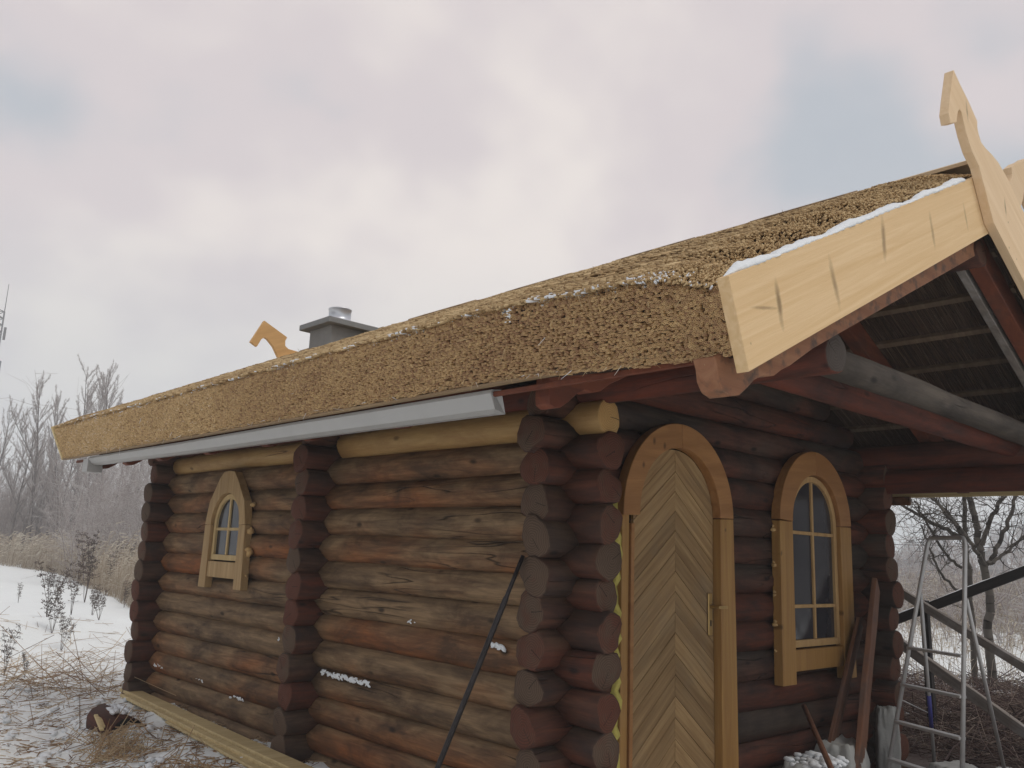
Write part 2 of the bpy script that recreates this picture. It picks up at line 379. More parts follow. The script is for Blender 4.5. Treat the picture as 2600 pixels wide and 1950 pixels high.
M['ridge_new'] = wood('pale ridge board', (.68, .55, .38), (.5, .38, .25), (20, 1.2, 20))
M['door'] = {s: wood('door plank '+s, (.40, .262, .122), (.21, .12, .048), (1.6, 30, 30), rot=(0, a, 0), rnd=.17, stain=((.17, .14, .10), 2.0, .35)) for s, a in (('left', math.radians(38)), ('right', -math.radians(38)))}
M['casing_top'] = wood('arch casing', (.40, .195, .068), (.26, .115, .036), (1.5, 18, 12), rot=(0, .1, 0), rnd=.06, rough=.5,
    knots=[(ate(3.606, 1560, 1040, x, y, 'y', -.18).x, ate(3.606, 1560, 1040, x, y, 'y', -.18).z, 1.57, .02, .013, 1) for x, y in ((387, 285), (480, 330), (288, 505))])
M['casing'] = wood('casing board', (.40, .225, .07), (.28, .14, .04), (22, 22, 1.3), rnd=.06, rough=.5,
    knots=[(ate(3.606, 1560, 1040, x, y, 'y', -.18).x, ate(3.606, 1560, 1040, x, y, 'y', -.18).z, 1.57, .012, .010, .9) for x, y in ((1040, 1105), (967, 1500))]+
          [(ate(2.513, 1940, 1120, x, y, 'y', -.18).x, ate(2.513, 1940, 1120, x, y, 'y', -.18).z, 1.4, .018, .010, .9) for x, y in ((133, 1190), (521, 1100), (128, 716))])
M['casing_side'] = wood('pale casing board', (.50, .34, .17), (.34, .21, .09), (22, 22, 1.5), rnd=.06)
M['sash'] = wood('sash wood', (.60, .44, .22), (.45, .31, .14), (14, 14, 3), rnd=.08, bm=.15)
M['sash_porch'] = wood('sash wood porch', (.52, .34, .15), (.38, .22, .09), (14, 14, 3), rnd=.08, bm=.15)
M['board_new'] = wood('yellow board', (.70, .56, .30), (.52, .39, .19), (22, 1.0, 22), rnd=.1)
M['rafter'] = wood('mouldy rafter', (.30, .15, .08), (.19, .08, .04), (1.5, 14, 14), stain=((.055, .05, .045), 14, .75))
M['rafter_red'] = wood('red rafter', (.20, .06, .028), (.11, .032, .018), (1.5, 14, 14), stain=((.05, .035, .03), 5, .5))
M['batten'] = wood('roof batten', (.20, .145, .095), (.12, .08, .052), (1.0, 20, 20))
M['plank_old'] = wood('old leaning plank', (.20, .09, .045), (.11, .05, .03), (1.5, 20, 20), stain=((.06, .05, .045), 4, .6))
M['grey_timber'] = wood('grey timber', (.22, .19, .165), (.12, .10, .085), (1.2, 20, 20), stain=((.5, .5, .5), 6, .25))
M['black_timber'] = wood('black timber', (.05, .042, .04), (.02, .018, .018), (1.2, 20, 20))
M['foam'] = plain('expanding foam', (.50, .42, .10), .9, var=.25, scale=18, bmp=.6)
M['foam_tan'] = plain('dry foam', (.52, .33, .14), .9, var=.35, scale=18, bmp=.6)
M['zinc'] = plain('gutter sheet metal', (.40, .39, .375), .5, .1, var=.10, scale=5)
M['pipe'] = plain('flue pipe metal', (.62, .63, .66), .35, .7, var=.08, scale=5)
M['concrete'] = plain('grey chimney render', (.25, .24, .225), .9, var=.16, scale=14, bmp=.3)
M['concrete2'] = plain('concrete cap', (.24, .24, .235), .9, var=.14, scale=10, bmp=.25)
M['alu'] = plain('dull aluminium tube', (.46, .45, .44), .45, .4, var=.2, scale=12)
M['blue'] = plain('blue tape', (.05, .05, .26), .6)
M['brass'] = plain('brass fitting', (.42, .28, .11), .4, .8)
M['steel_dark'] = plain('rusty dark steel', (.035, .03, .03), .5, .6, var=.6, scale=30)
M['sack'] = plain('white sack', (.36, .36, .34), .85, var=.15, scale=8, bmp=.4)
M['black'] = plain('dark gap', (.012, .01, .01), 1)
M['earth'] = plain('dark trampled earth', (.075, .052, .045), .95, var=.55, scale=4, bmp=.8)
def snowmat(name, c=(.80, .82, .83), dirt=0.0):
    m, t, b = newmat(name); tcn = N(t, 'ShaderNodeTexCoord').outputs['Object']
    n = noise(t, tcn, .8, 5, .6); n3 = noise(t, tcn, 26, 4, .6); col = mixc(t, n, tuple(x*.90 for x in c), c)
    if dirt:
        sp = N(t, 'ShaderNodeTexNoise'); sp.inputs['Scale'].default_value = 9; sp.inputs['Detail'].default_value = 6; sp.inputs['Roughness'].default_value = .7; Lk(t, tcn, sp.inputs['Vector'])
        msk = N(t, 'ShaderNodeAttribute', attribute_name='v').outputs['Fac']
        dm = mathn(t, 'MULTIPLY', ramp(t, sp.outputs[0], [(.44, (0, 0, 0)), (.62, (1, 1, 1))]), mathn(t, 'MULTIPLY', msk, dirt), True)
        col = mixc(t, dm, col, (.30, .22, .15))
    Lk(t, col, b.inputs['Base Color']); b.inputs['Roughness'].default_value = .7
    bump(t, b, mathn(t, 'ADD', mathn(t, 'MULTIPLY', n3, .4), noise(t, tcn, 5, 4, .6)), .5, .04)
    return m
M['snow'] = snowmat('snow'); M['snow_ground'] = snowmat('snow ground', (.88, .91, .90), .16)
M['reed_end'] = attrmat('cut reed ends', [(0, (.32, .18, .095)), (.45, (.55, .365, .18)), (.92, (.72, .51, .26)), (.97, (.80, .81, .83))])
M['reed_top'] = attrmat('thatch reed', [(0, (.18, .11, .05)), (.5, (.43, .285, .14)), (.95, (.66, .49, .27)), (.98, (.80, .81, .83))])
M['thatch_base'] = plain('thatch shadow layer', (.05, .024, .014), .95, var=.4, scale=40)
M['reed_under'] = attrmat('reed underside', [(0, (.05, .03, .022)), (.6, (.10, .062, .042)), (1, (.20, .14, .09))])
M['straw'] = attrmat('loose reed straw', [(0, (.16, .09, .05)), (.5, (.34, .21, .11)), (1, (.55, .42, .26))])
M['field_reed'] = attrmat('dry field reed', [(0, (.26, .19, .13)), (.5, (.42, .34, .25)), (1, (.62, .56, .46))])
M['weed'] = attrmat('dead weed', [(0, (.05, .038, .035)), (1, (.17, .13, .11))])
M['bark'] = attrmat('bark with frost', [(0, (.09, .075, .07)), (.5, (.17, .15, .14)), (1, (.42, .41, .41))])
M['frost'] = attrmat('frosted twigs', [(0, (.19, .15, .14)), (.5, (.37, .32, .30)), (1, (.64, .62, .61))])
M['bark_near'] = attrmat('dark bark', [(0, (.06, .052, .045)), (1, (.15, .13, .11))])
M['brush'] = attrmat('brushwood', [(0, (.05, .028, .028)), (.6, (.11, .07, .06)), (1, (.26, .20, .16))])
M['glass'], gt, gb = newmat('window glass')
gb.inputs['Base Color'].default_value = (.035, .034, .04, 1); gb.inputs['Roughness'].default_value = .10; gb.inputs['Specular IOR Level'].default_value = .42
gcn = N(gt, 'ShaderNodeTexCoord').outputs['Object']; bump(gt, gb, noise(gt, gcn, 6, 2), .05, .01)

# ------------------------------------------------------------------ ground
def smooth(x, a, b):
    t = np.clip((x-a)/(b-a), 0, 1); return t*t*(3-2*t)
def gh(x, y):
    """snow surface height"""
    x = np.asarray(x, float); y = np.asarray(y, float)
    crest = 10.9+.5*np.sin(x*.8)+.25*np.sin(x*2.3+1)
    d = y-crest
    h = .50*np.exp(-np.where(d > 0, d/3.2, -d/1.1)**2*1.0)*smooth(-x, -6, 1.5)
    h += .05*np.sin(x*.55+1)*np.cos(y*.43)+.018*np.sin(x*3.1+y*1.3)*np.cos(y*2.7-x)+.03*np.sin(x*1.3+.4*y)*np.sin(y*1.15)
    near = smooth(np.hypot((x-1.7)/1.0, (y-2)/1.6), 2.2, 5.2)
    h = h*near + .02*np.sin(x*4.1+y*3.3)*np.sin(y*4.7)+.012*np.sin(x*9.3-y*7.7)
    h += .150*np.exp(-(np.maximum(0, -(x+.62))/.30)**2)*smooth(y, -2, 1.5)*(1-smooth(y, 5.3, 6.3))*(1-smooth(x, .5, 1))*(1+.10*np.sin(y*2.3)*np.sin(y*.9+1)+.08*np.sin(y*7+x*9))   # snow slid off the roof along the side wall
    return h
def grid(xs, ys):
    X, Y = np.meshgrid(xs, ys, indexing='ij'); n, m = X.shape
    V = np.stack([X, Y, gh(X, Y)], -1).reshape(-1, 3)
    i, j = np.meshgrid(np.arange(n-1), np.arange(m-1), indexing='ij'); a = (i*m+j).ravel()
    return V, np.stack([a, a+m, a+m+1, a+1], 1)
def axis_pts(lo, hi, c0, c1, fine):
    mid = np.arange(c0, c1+1e-6, fine); a = c0-np.cumsum(fine*1.22**np.arange(1, 60)); b = c1+np.cumsum(fine*1.22**np.arange(1, 60))
    return np.concatenate([a[a > lo][::-1], mid, b[b < hi]])
gx = np.concatenate([[-510], axis_pts(-480, 480, -5, 7, .09), [510]]); gy = np.concatenate([[-510], axis_pts(-480, 480, 1, 14, .09), [510]])
V, F = grid(gx, gy)
dirt = np.exp(-(np.maximum(0, np.hypot(V[:, 0]-.5, (V[:, 1]-3.5)*.85)-3.2)/2.3)**2)
V[:, 2] += (RNG.random(len(V))-.5)*.028*dirt
link('snow_ground', np_mesh('snow_ground', V, F, dirt, True), M['snow_ground'], kind='structure')
# dark sheltered earth under and beside the porch
def blob_sheet(name, cx, cy, rx, ry, mat, dz=.03, n=60, m=26, kind='structure', pw=1.0, seed=1):
    rd = np.random.default_rng(seed); th = np.linspace(0, 2*np.pi, n, endpoint=False)
    rr = 1+.10*np.sin(3*th+seed)+.08*np.sin(5*th+2)+.06*np.sin(9*th)+.05*rd.standard_normal(n)
    s = np.linspace(0, 1, m)**pw
    R = s[None, :]*rr[:, None]; X = cx+rx*R*np.cos(th)[:, None]; Y = cy+ry*R*np.sin(th)[:, None]
    Z = gh(X, Y)+dz*(1-s[None, :]**6)*1.0+.02*np.sin(X*7)*np.cos(Y*6)*(1-s[None, :]**4)-.012*s[None, :]**8
    V = np.stack([X, Y, Z], -1).reshape(-1, 3); i, j = np.meshgrid(np.arange(n), np.arange(m-1), indexing='ij')
    a = (i*m+j).ravel(); b = (((i+1) % n)*m+j).ravel()
    return link(name, np_mesh(name, V, np.stack([a, b, b+1, a+1], 1), None, True), mat, kind=kind)
blob_sheet('bare_earth', 5.2, .1, 5.4, 2.9, M['earth'], .06)

# ------------------------------------------------------------------ cabin
cabin = empty('log_cabin', (0, 0, 0), 'low log cabin with thick reed thatch roof, arched door and open porch', 'cabin')
P_ = .1855; R_ = .104
XR = 3.43; Y2 = 2.43; Y3 = 5.37
SIDE_TOP = 2.245      # gap under the topmost side log
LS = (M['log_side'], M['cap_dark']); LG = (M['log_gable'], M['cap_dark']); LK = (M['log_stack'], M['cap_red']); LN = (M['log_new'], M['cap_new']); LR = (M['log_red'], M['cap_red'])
def cuts(z, wins):
    """list of (a,b) openings at height z. wins: (centre, half, spring, bottom)"""
    out = []
    for c, hw, sp, bt in wins:
        if z < bt-.02: continue
        if z <= sp: out.append((c-hw, c+hw))
        else:
            d = hw*hw-(z-sp)**2
            if d > .01: out.append((c-math.sqrt(d), c+math.sqrt(d)))
    return sorted(out)
def segs(a, b, cs):
    s = []; x = a
    for c0, c1 in cs:
        if c0 > x+.03: s.append((x, c0))
        x = c1
    if b > x+.03: s.append((x, b))
    return s
SW = dict(c=3.872, hw=.29, sp=1.76, bt=1.36)
# side wall logs (run along Y), gable logs (run along X), half a course apart
for k in range(-1, 12):
    z = SIDE_TOP+P_/2-(k+1)*P_+.0
    top = (k == -1)
    if z < 0: break
    # protruding end past the gable wall + first bay + second bay
    cs = cuts(z, [(SW['c'], SW['hw'], SW['sp'], SW['bt'])])
    j = random.uniform(-.012, .012)
    if top:
        log(cabin, (0, -.27, z), 'y', 2.55, R_*.98, LN, label='fresh yellow top log of the side wall'); log(cabin, (0, 2.5, z), 'y', 2.80, R_*.92, LN, label='fresh yellow top log of the side wall')
    else:
        mats = LS
        # near end piece is darker and redder than the wall face
        j *= 2; log(cabin, (0, -.285+j, z), 'y', .285-j, R_*random.uniform(.92, 1.09), LK, wob=.016)
        log(cabin, (0, 0, z), 'y', Y2, R_*random.uniform(.99, 1.02), mats, wob=.0065)
        for a, b in segs(Y2, Y3+.26, cs): log(cabin, (0, a, z), 'y', b-a, R_*random.uniform(.99, 1.02), mats, wob=.0065)
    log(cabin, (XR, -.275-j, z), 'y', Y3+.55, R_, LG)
dw = (.80, .47, 1.87, 0.0); gwn = (2.438, .43, 1.9, 1.0)
for k in range(0, 14):
    z = SIDE_TOP-(k-1)*P_
    if z < 0: break
    j = random.uniform(-.02, .015)
    j *= 1.7; log(cabin, (-.275+j, 0, z), 'x', .275-j, R_*random.uniform(.93, 1.10), LK, wob=.016)
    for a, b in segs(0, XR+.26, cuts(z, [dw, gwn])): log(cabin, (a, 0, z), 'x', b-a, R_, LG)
    # middle cross wall and far gable
    log(cabin, (-.28+j*.8, Y2, z), 'x', 1.0, R_*random.uniform(.93, 1.07), LK, wob=.013)
    log(cabin, (-.28-j, Y3, z), 'x', XR+.55, R_, LK)
# gable triangle above the wall plate
for k in range(1, 8):
    z = SIDE_TOP+(k+1)*P_ - P_*.0
    xl = max(-.2, (z-2.50)/.49); xr = 2*1.71-xl
    if xr-xl < .2: break
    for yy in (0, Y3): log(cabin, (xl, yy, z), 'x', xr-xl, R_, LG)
# plates along both walls, carried out to the porch front
log(cabin, (0.0, -1.53, 2.50), 'y', 7.23, .092, (M['log_red'], M['cap_grey']), name='wall_plate'); log(cabin, (XR, -1.66, 2.47), 'y', 7.3, .105, LR, name='wall_plate')
log(cabin, (XR, -1.66, 2.285), 'y', 1.65, .095, LR, name='wall_plate')
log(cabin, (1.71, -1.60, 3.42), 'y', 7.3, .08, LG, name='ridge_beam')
# cut stubs above near corner
log(cabin, (.0, -.24, 2.345+P_+.02), 'y', .22, .08, LK)
# tie beams of the porch
tbz = at(1838, 797, 'y', -1.40).z
log(cabin, (.06, -1.40, tbz), 'x', 3.8, .074, (M['log_grey'], M['cap_grey']), name='tie_beam', label='grey weathered round tie beam across the porch front', wob=.009)
log(cabin, (-.0, -1.17, 2.50), 'x', 3.6, .080, LR, name='tie_beam', label='red stained tie beam behind the grey one')
# porch posts at far right front corner (outside the picture) carry the plates
for px_ in (XR,):
    me = log_mesh(2.36, .09, seed=991); mw = Matrix.Translation((px_+.0, -1.58, 0)) @ Matrix.Rotation(-PI/2, 4, 'Y')
    link('post', me, [M['log_red'], M['cap_red']], cabin, mw=mw)

# ---- door (plane of the gable wall, arched)
DC, DH, DSP = .80, .392, 1.868
FY = -.165      # outer face of casings
leafpoly = [(DC-DH, .12), (DC+DH, .12)]+arc(DC, DSP, DH, 0, PI, 28)
door = link('door', from_bm(prism([(DC+(x-DC)*.995, z) for x, z in leafpoly], 'y', -.085, -.05)), M['black'], cabin, label='arched plank door leaf')
pw = .118*math.cos(math.radians(38)); ca, sa = math.cos(math.radians(38)), math.sin(math.radians(38))
for side in (-1, 1):
    half = clip(leafpoly, -side, 0, -side*DC - .0008)       # keep that side of the centre line
    for k in range(-1, 24):
        zc = 2.36-k*.117+ (0.0 if side < 0 else .004)
        if random.random() < .0: continue
        # seam line: z = zc - tan38*|x-DC| ; plank between zc and zc-.117
        tn = math.tan(math.radians(38))
        p = clip(half, side*tn, 1, zc+side*tn*DC-.0022)
        p = clip(p, -side*tn, -1, -(zc-.117)-side*tn*DC-.0022) if len(p) > 2 else p
        if len(p) < 3: continue
        area = abs(sum(p[i][0]*p[(i+1) % len(p)][1]-p[(i+1) % len(p)][0]*p[i][1] for i in range(len(p)))/2)
        if area < .0006: continue
        link('plank', from_bm(prism(p, 'y', -.108-random.uniform(0, .0018), -.088)), M['door']['left' if side < 0 else 'right'], door)
# handle plate, lever, keyhole
hx = Vector((1.145, -.11, 1.29))
link('handle_plate', boxmesh(hx.x-.021, hx.x+.021, -.122, -.111, hx.z-.125, hx.z+.125, .004), M['brass'], door)
bm = bmesh.new(); bmesh.ops.create_cone(bm, cap_ends=True, segments=12, radius1=.012, radius2=.009, depth=.05, matrix=Matrix.Translation((hx.x, -.145, hx.z+.045)) @ Matrix.Rotation(PI/2, 4, 'X'))
box(bm, hx.x-.012, hx.x+.085, -.190, -.174, hx.z+.036, hx.z+.052)
link('handle', from_bm(bm), M['brass'], door)
bm = bmesh.new(); box(bm, hx.x-.005, hx.x+.005, -.1240, -.1225, hx.z-.07, hx.z-.035); link('keyhole', from_bm(bm), M['black'], door)
# casings
def arch_ring(c, sp, ri, ro, a0, a1, n=26, jag=0):
    o_ = arc(c, sp, ro, a0, a1, n)
    if jag: o_ = [(c+(x-c)*(1+random.uniform(-jag, jag)), sp+(z-sp)*(1+random.uniform(-jag, jag))) for x, z in o_]
    return o_+arc(c, sp, ri, a1, a0, n)
dcase = link('door_frame', from_bm(prism(arch_ring(DC, DSP, DH+.008, .545, math.radians(.7), PI*.5-.003, 18), 'y', FY, -.10, .003)), M['casing_top'], cabin)
link('casing', from_bm(prism(arch_ring(DC, DSP, DH+.008, .545, PI*.5+.003, math.radians(183), 18), 'y', FY, -.10, .003)), M['casing_top'], dcase)
link('casing', from_bm(prism([(DC+DH+.008, .1), (DC+.575, .1), (DC+.563, 1.2), (DC+.546, 1.873), (DC+DH+.008, 1.868)], 'y', FY+.003, -.10, .003)), M['casing'], dcase)
# left jamb without its casing: foam, raw boards
bm = bmesh.new(); rd = random.Random(3); zz_ = [.1+i*.045 for i in range(42)]
vs = []
for z in zz_:
    w = rd.uniform(-.012, .016); y = -.10-rd.uniform(0, .035)
    vs.append([bm.verts.new((DC-.565+w*1.2, -.02, z)), bm.verts.new((DC-.555+w, y, z)), bm.verts.new((DC-.515, y-rd.uniform(-.01, .015), z)), bm.verts.new((DC-.505, -.03, z))])
for a, b in zip(vs[:-1], vs[1:]):
    for i in range(3): bm.faces.new((a[i], a[i+1], b[i+1], b[i]))
link('foam_seal', from_bm(bm, smooth=True), M['foam'], dcase, label='bulging yellow foam beside the left jamb')
link('jamb', boxmesh(DC-.512, DC-.452, -.128, .05, .1, 1.86), M['casing'], dcase)
link('jamb', boxmesh(DC-.448, DC-.420, -.142, .05, .1, 1.80), M['casing_top'], dcase)
link('jamb', boxmesh(DC-.417, DC-.405, -.118, .05, .1, 1.80, .001), M['sash'], dcase)
bm = bmesh.new(); box(bm, DC-.6, DC+.52, .06, .08, .1, 2.42); link('lining', from_bm(bm), M['black'], dcase)

# ---- windows
def window(cab, c, sp, bottom, ri, ro, leg_bot, apron_z0, ax, face, zgrid, mats, outer_wob=0, label=None, topround=True, sashw=.042, seam=None, grow=.03):
    mt, mc, ms = mats
    sgn = 1  # depth increases inward
    def mk(name, poly, d0, d1, mat, par, bev=.003): return link(name, from_bm(prism(poly, ax, face+d0, face+d1, bev)), mat, par)
    if topround:
        o1 = arc(c, sp, ro, math.radians(1), PI/2-.003, 16); o2 = arc(c, sp, ro, PI/2+.003, math.radians(179), 16)
    else:   # faceted pointed arch, as sawn from straight boards
        o1 = [(c+ro, sp+.003), (c+ro*.86, sp+.20), (c+ro*.45, sp+.40), (c+.10, sp+.455), (c+.002, sp+.462)]; o2 = [(c-.002, sp+.462), (c-.10, sp+.45), (c-ro*.45, sp+.385), (c-ro*.86, sp+.20), (c-ro, sp+.003)]
    i1 = arc(c, sp, ri, PI/2-.003, 0, 16); i2 = arc(c, sp, ri, PI, PI/2+.003, 16)
    fr = mk('window', o1+i1, 0, .07, mt, cab)
    if label: fr['label'] = label
    mk('casing', o2+i2, 0, .07, mt, fr)
    mk('casing', [(c-ri, leg_bot), (c-ri, sp-.002), (c-ro, sp+.0), (c-ro-grow*.4, (sp+leg_bot)/2), (c-ro-grow, leg_bot)], .003, .07, mc, fr)
    mk('casing', [(c+ri, leg_bot-.01), (c+ri, sp-.002), (c+ro, sp-.0), (c+ro+grow*.4, (sp+leg_bot)/2), (c+ro+grow, leg_bot-.01)], .003, .07, mc, fr)
    mk('apron', [(c-ri+.003, apron_z0), (c+ri-.003, apron_z0), (c+ri-.003, bottom-.012), (c-ri+.003, bottom-.012)], .012, .06, mc, fr)
    # sash: bottom rail, arched stile ring
    g = .007; ro_ = ri-g; ri_ = ri-g-sashw
    mk('sash', [(c-ro_, bottom), (c+ro_, bottom), (c+ro_, bottom+sashw*1.15), (c-ro_, bottom+sashw*1.15)], .03, .075, ms, fr, .002)
    mk('sash', [(c-ro_, bottom+sashw*1.15), (c-ri_, bottom+sashw*1.15)]+arc(c, sp, ri_, PI, 0, 26)+[(c+ri_, bottom+sashw*1.15), (c+ro_, bottom+sashw*1.15)]+arc(c, sp, ro_, 0, PI, 26), .031, .075, ms, fr, .002)
    zb = bottom+sashw*1.15
    mw_ = .012
    mk('muntin', [(c-mw_, zb), (c+mw_, zb), (c+mw_, sp+ri_-.002), (c-mw_, sp+ri_-.002)], .038, .072, ms, fr, .002)
    zs = [zb]+list(zgrid)
    for z in zgrid: mk('muntin', [(c-ri_, z-mw_), (c-mw_, z-mw_), (c-mw_, z+mw_), (c-ri_, z+mw_)], .039, .071, ms, fr, .002); mk('muntin', [(c+mw_, z-mw_), (c+ri_, z-mw_), (c+ri_, z+mw_), (c+mw_, z+mw_)], .039, .071, ms, fr, .002)
    whole = [(c-ri_, zb), (c+ri_, zb)]+arc(c, sp, ri_, 0, PI, 26)
    for sd_ in (-1, 1):
        h = clip(whole, -sd_, 0, -sd_*c-mw_)
        for a, b in zip(zs, zs[1:]+[sp+ri_+1]):
            p = clip(clip(h, 0, -1, -a), 0, 1, b)
            if len(p) > 2: mk('pane', p, .052+random.uniform(0, .001), .056, M['glass'], fr, 0)
    # dark lining behind, so that no daylight leaks round the sash
    mk('lining', [(c-ri-.05, leg_bot+.1), (c+ri+.05, leg_bot+.1), (c+ri+.05, sp)]+arc(c, sp, ri+.05, 0, PI, 12)+[(c-ri-.05, sp)], .14, .15, M['black'], fr, 0)
    return fr
# porch window, on the gable wall
window(cabin, 2.440, 1.90, 1.052, .350, .522, .82, .90, 'y', FY, (1.325, 1.83), (M['casing_top'], M['casing'], M['sash_porch']), label='tall arched six-pane window beside the door', grow=.004)
# small window in the far bay of the side wall (outer face towards -X)
window(cabin, 3.872, 1.76, 1.462, .27, .385, 1.235, 1.317, 'x', -.165, (1.725,), (M['casing_side'], M['casing_side'], M['sash']), label='small arched four-pane window with pale casing', topround=False, grow=.02, sashw=.04)
# foam blobs squeezed out behind the casings
def foam(parent, pts, mat, r=.025):
    bm = bmesh.new()
    for p in pts:
        g = bmesh.ops.create_icosphere(bm, subdivisions=1, radius=r*random.uniform(.6, 1.3), matrix=Matrix.Translation(p) @ Matrix.Scale(random.uniform(.6, 1.1), 4, (0, 0, 1)))
        for v in g['verts']: v.co += Vector([random.uniform(-.006, .006) for _ in range(3)])
    o = link('foam_seal', from_bm(bm, smooth=True), mat, parent); o['kind'] = 'stuff'
foam(cabin, [(1.925-.01, -.11, z) for z in (1.86, 1.84, 1.62, 1.60, 1.42, 1.40, 1.23, 1.21, 1.04)], M['foam_tan'], .018)
foam(cabin, [(-.115, 3.47+dy, z) for z, dy in ((1.93, 0), (1.71, 0), (1.73, -.01), (1.54, -.02), (1.52, -.0), (1.56, 0), (1.35, 0))], M['foam_tan'], .026)

# ------------------------------------------------------------------ roof
XRG = 1.71; SL = .48; YF = -1.64; YB = 5.86; EX = -1.07
def droop(y):
    return -.055*smooth(-np.asarray(y, float), .3, 1.6)
def ztop(x, y): return 2.652+SL*(np.asarray(x)-EX)-.085*smooth(-np.asarray(y, float), 1.28, 1.66)**1.5+droop(y)*(1-smooth(np.asarray(x, float), -1.0, .6))
def zbot(x, y): return 2.355+SL*(np.asarray(x)+.965)+droop(y)*(1-smooth(np.asarray(x, float), -1.0, .6))
# thatch core: profile mirrored about the ridge
ysamp = np.concatenate([np.linspace(YF, -1.2, 10), np.linspace(-1.1, YB, 40)]); Vc = []; prof_n = 0
for y in ysamp:
    xs = [-.965+.055, EX+.055, EX+.09, -.6, 0, .8, XRG-.05, XRG]
    P = [(xs[0], zbot(-.965, y)), (xs[1]-.02, ztop(EX, y)-.022), (xs[2], ztop(EX+.09, y)-.012)]+[(x, ztop(x, y)-.016) for x in xs[3:]]
    bot = [(XRG, zbot(XRG, y)), (.3, zbot(.3, y)), (-.5, zbot(-.5, y))]
    right = [(2*XRG-x, z) for x, z in P[:-1][::-1]]; rb = [(2*XRG-x, z) for x, z in bot[1:][::-1]]
    ring = P+right+rb+bot[:1]+bot[1:]
    Vc += [(x, y, z) for x, z in ring]; prof_n = len(ring)
Vc = np.array(Vc, float); i, j = np.meshgrid(np.arange(len(ysamp)-1), np.arange(prof_n), indexing='ij')
a = (i*prof_n+j).ravel(); b = (i*prof_n+(j+1) % prof_n).ravel()
me = np_mesh('roof', Vc, np.stack([a, b, b+prof_n, a+prof_n], 1))
bm = bmesh.new(); bm.from_mesh(me); bm.verts.ensure_lookup_table()
bm.faces.new([bm.verts[k] for k in range(prof_n)]); bm.faces.new([bm.verts[len(Vc)-prof_n+k] for k in range(prof_n)][::-1])
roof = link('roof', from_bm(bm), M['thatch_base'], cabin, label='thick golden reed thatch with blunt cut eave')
# reed butts on the left eave face
def eave_reeds(y0, y1, sp, sides, hole, depth=.05):
    nrow = int(.325/(sp*.88)); ncol = int((y1-y0)/sp)
    r_, c_ = np.meshgrid(np.arange(nrow), np.arange(ncol), indexing='ij'); r_ = r_.ravel(); c_ = c_.ravel()
    n = len(r_); y = y0+(c_+.5*(r_ % 2)+RNG.uniform(-.2, .2, n))*sp; s = (r_+.5+RNG.uniform(-.22, .22, n))/nrow
    s = np.clip(s, 0, 1.0)
    s = s*1.05-.01+.02*(np.sin(y*23)+np.sin(y*57+1)+np.sin(y*9))*.4*(s > .9)-.012*(np.sin(y*31+2)+RNG.uniform(-1, 1, n))*(s < .08)
    xb, zb_ = -.965, zbot(-.965, y); xt, zt_ = EX, ztop(EX, y)+.002
    X = xb+(xt-xb)*s+.035*smooth(s, .85, 1.02); Z = zb_+(zt_-zb_)*s
    lump = .006*np.sin(y*6.1+s*4)+.003*np.sin(y*17+s*11)+.002*np.sin(y*41-s*19)
    out = RNG.uniform(-.0035, .0025, n)+lump; out[RNG.random(n) < .17] -= .022
    ax_ = np.stack([-np.full(n, .94)+RNG.normal(0, .05, n), RNG.normal(-.14, .07, n), -np.full(n, .30)+RNG.normal(0, .06, n)], 1); ax_ /= np.linalg.norm(ax_, axis=1, keepdims=True)
    C0 = np.stack([X, y, Z], 1)+ax_*out[:, None]; rad = sp*.5*RNG.uniform(.84, 1.04, n)
    t1 = np.cross(ax_, [[0, 0, 1.]]); t1 /= np.linalg.norm(t1, axis=1, keepdims=True); t2 = np.cross(ax_, t1)
    th = np.arange(sides)*2*np.pi/sides; rg = t1[:, None]*np.cos(th)[None, :, None]+t2[:, None]*np.sin(th)[None, :, None]
    outer = C0[:, None]+rg*rad[:, None, None]; back = outer-ax_[:, None]*depth
    tilt = RNG.normal(0, .06, (n, sides, 1))*rad[:, None, None]; outer = outer+ax_[:, None]*tilt
    if hole:
        inn = C0[:, None]+rg*(rad*.50)[:, None, None]+ax_[:, None]*tilt; pit = C0[:, None]+rg*(rad*.2)[:, None, None]-ax_[:, None]*.012
        VV = np.concatenate([back, outer, inn, pit], 1); kk = 4
    else: VV = np.concatenate([back, outer, C0[:, None]+rg*(rad*.1)[:, None, None]], 1); kk = 3
    base = (np.arange(n)*kk*sides)[:, None, None]; i = np.arange(sides); j = (i+1) % sides
    q = np.concatenate([np.stack([i+sides*l, j+sides*l, j+sides*(l+1), i+sides*(l+1)], 1) for l in range(kk-1)])[None]
    FF = (base+q).reshape(-1, 4); val = np.clip(RNG.beta(3, 3, n)+.05*np.sin(y*3)+.05*np.sin(y*11+s*9)-.16+.30*smooth(y, -.8, 5), 0, .93); val[RNG.random(n) < .012] = .92
    dust = np.maximum(0, np.sin(y*5.3+.6))*.5+np.maximum(0, np.sin(y*13.7))*.3+.25*np.sin(y*31)+.12*(y < -.2)
    val[(s > .955) & (RNG.random(n) < dust*.55)] = 1.0; val[(s > .91) & (s <= .955) & (RNG.random(n) < dust*.16)] = 1.0
    A = np.repeat(val, kk*sides)
    if hole: A = A.reshape(n, kk, sides); A[:, 3] = 0; A[:, 2] *= .6; A = A.ravel()
    return VV.reshape(-1, 3), FF, A
parts = [eave_reeds(YF, .6, .0112, 6, True, .045), eave_reeds(.6, 2.4, .0112, 5, True, .045), eave_reeds(2.4, YB, .0118, 5, False, .045)]
V, F, A = cat(parts); link('reed_ends', np_mesh('reed_ends', V, F, A), M['reed_end'], roof, kind='stuff')
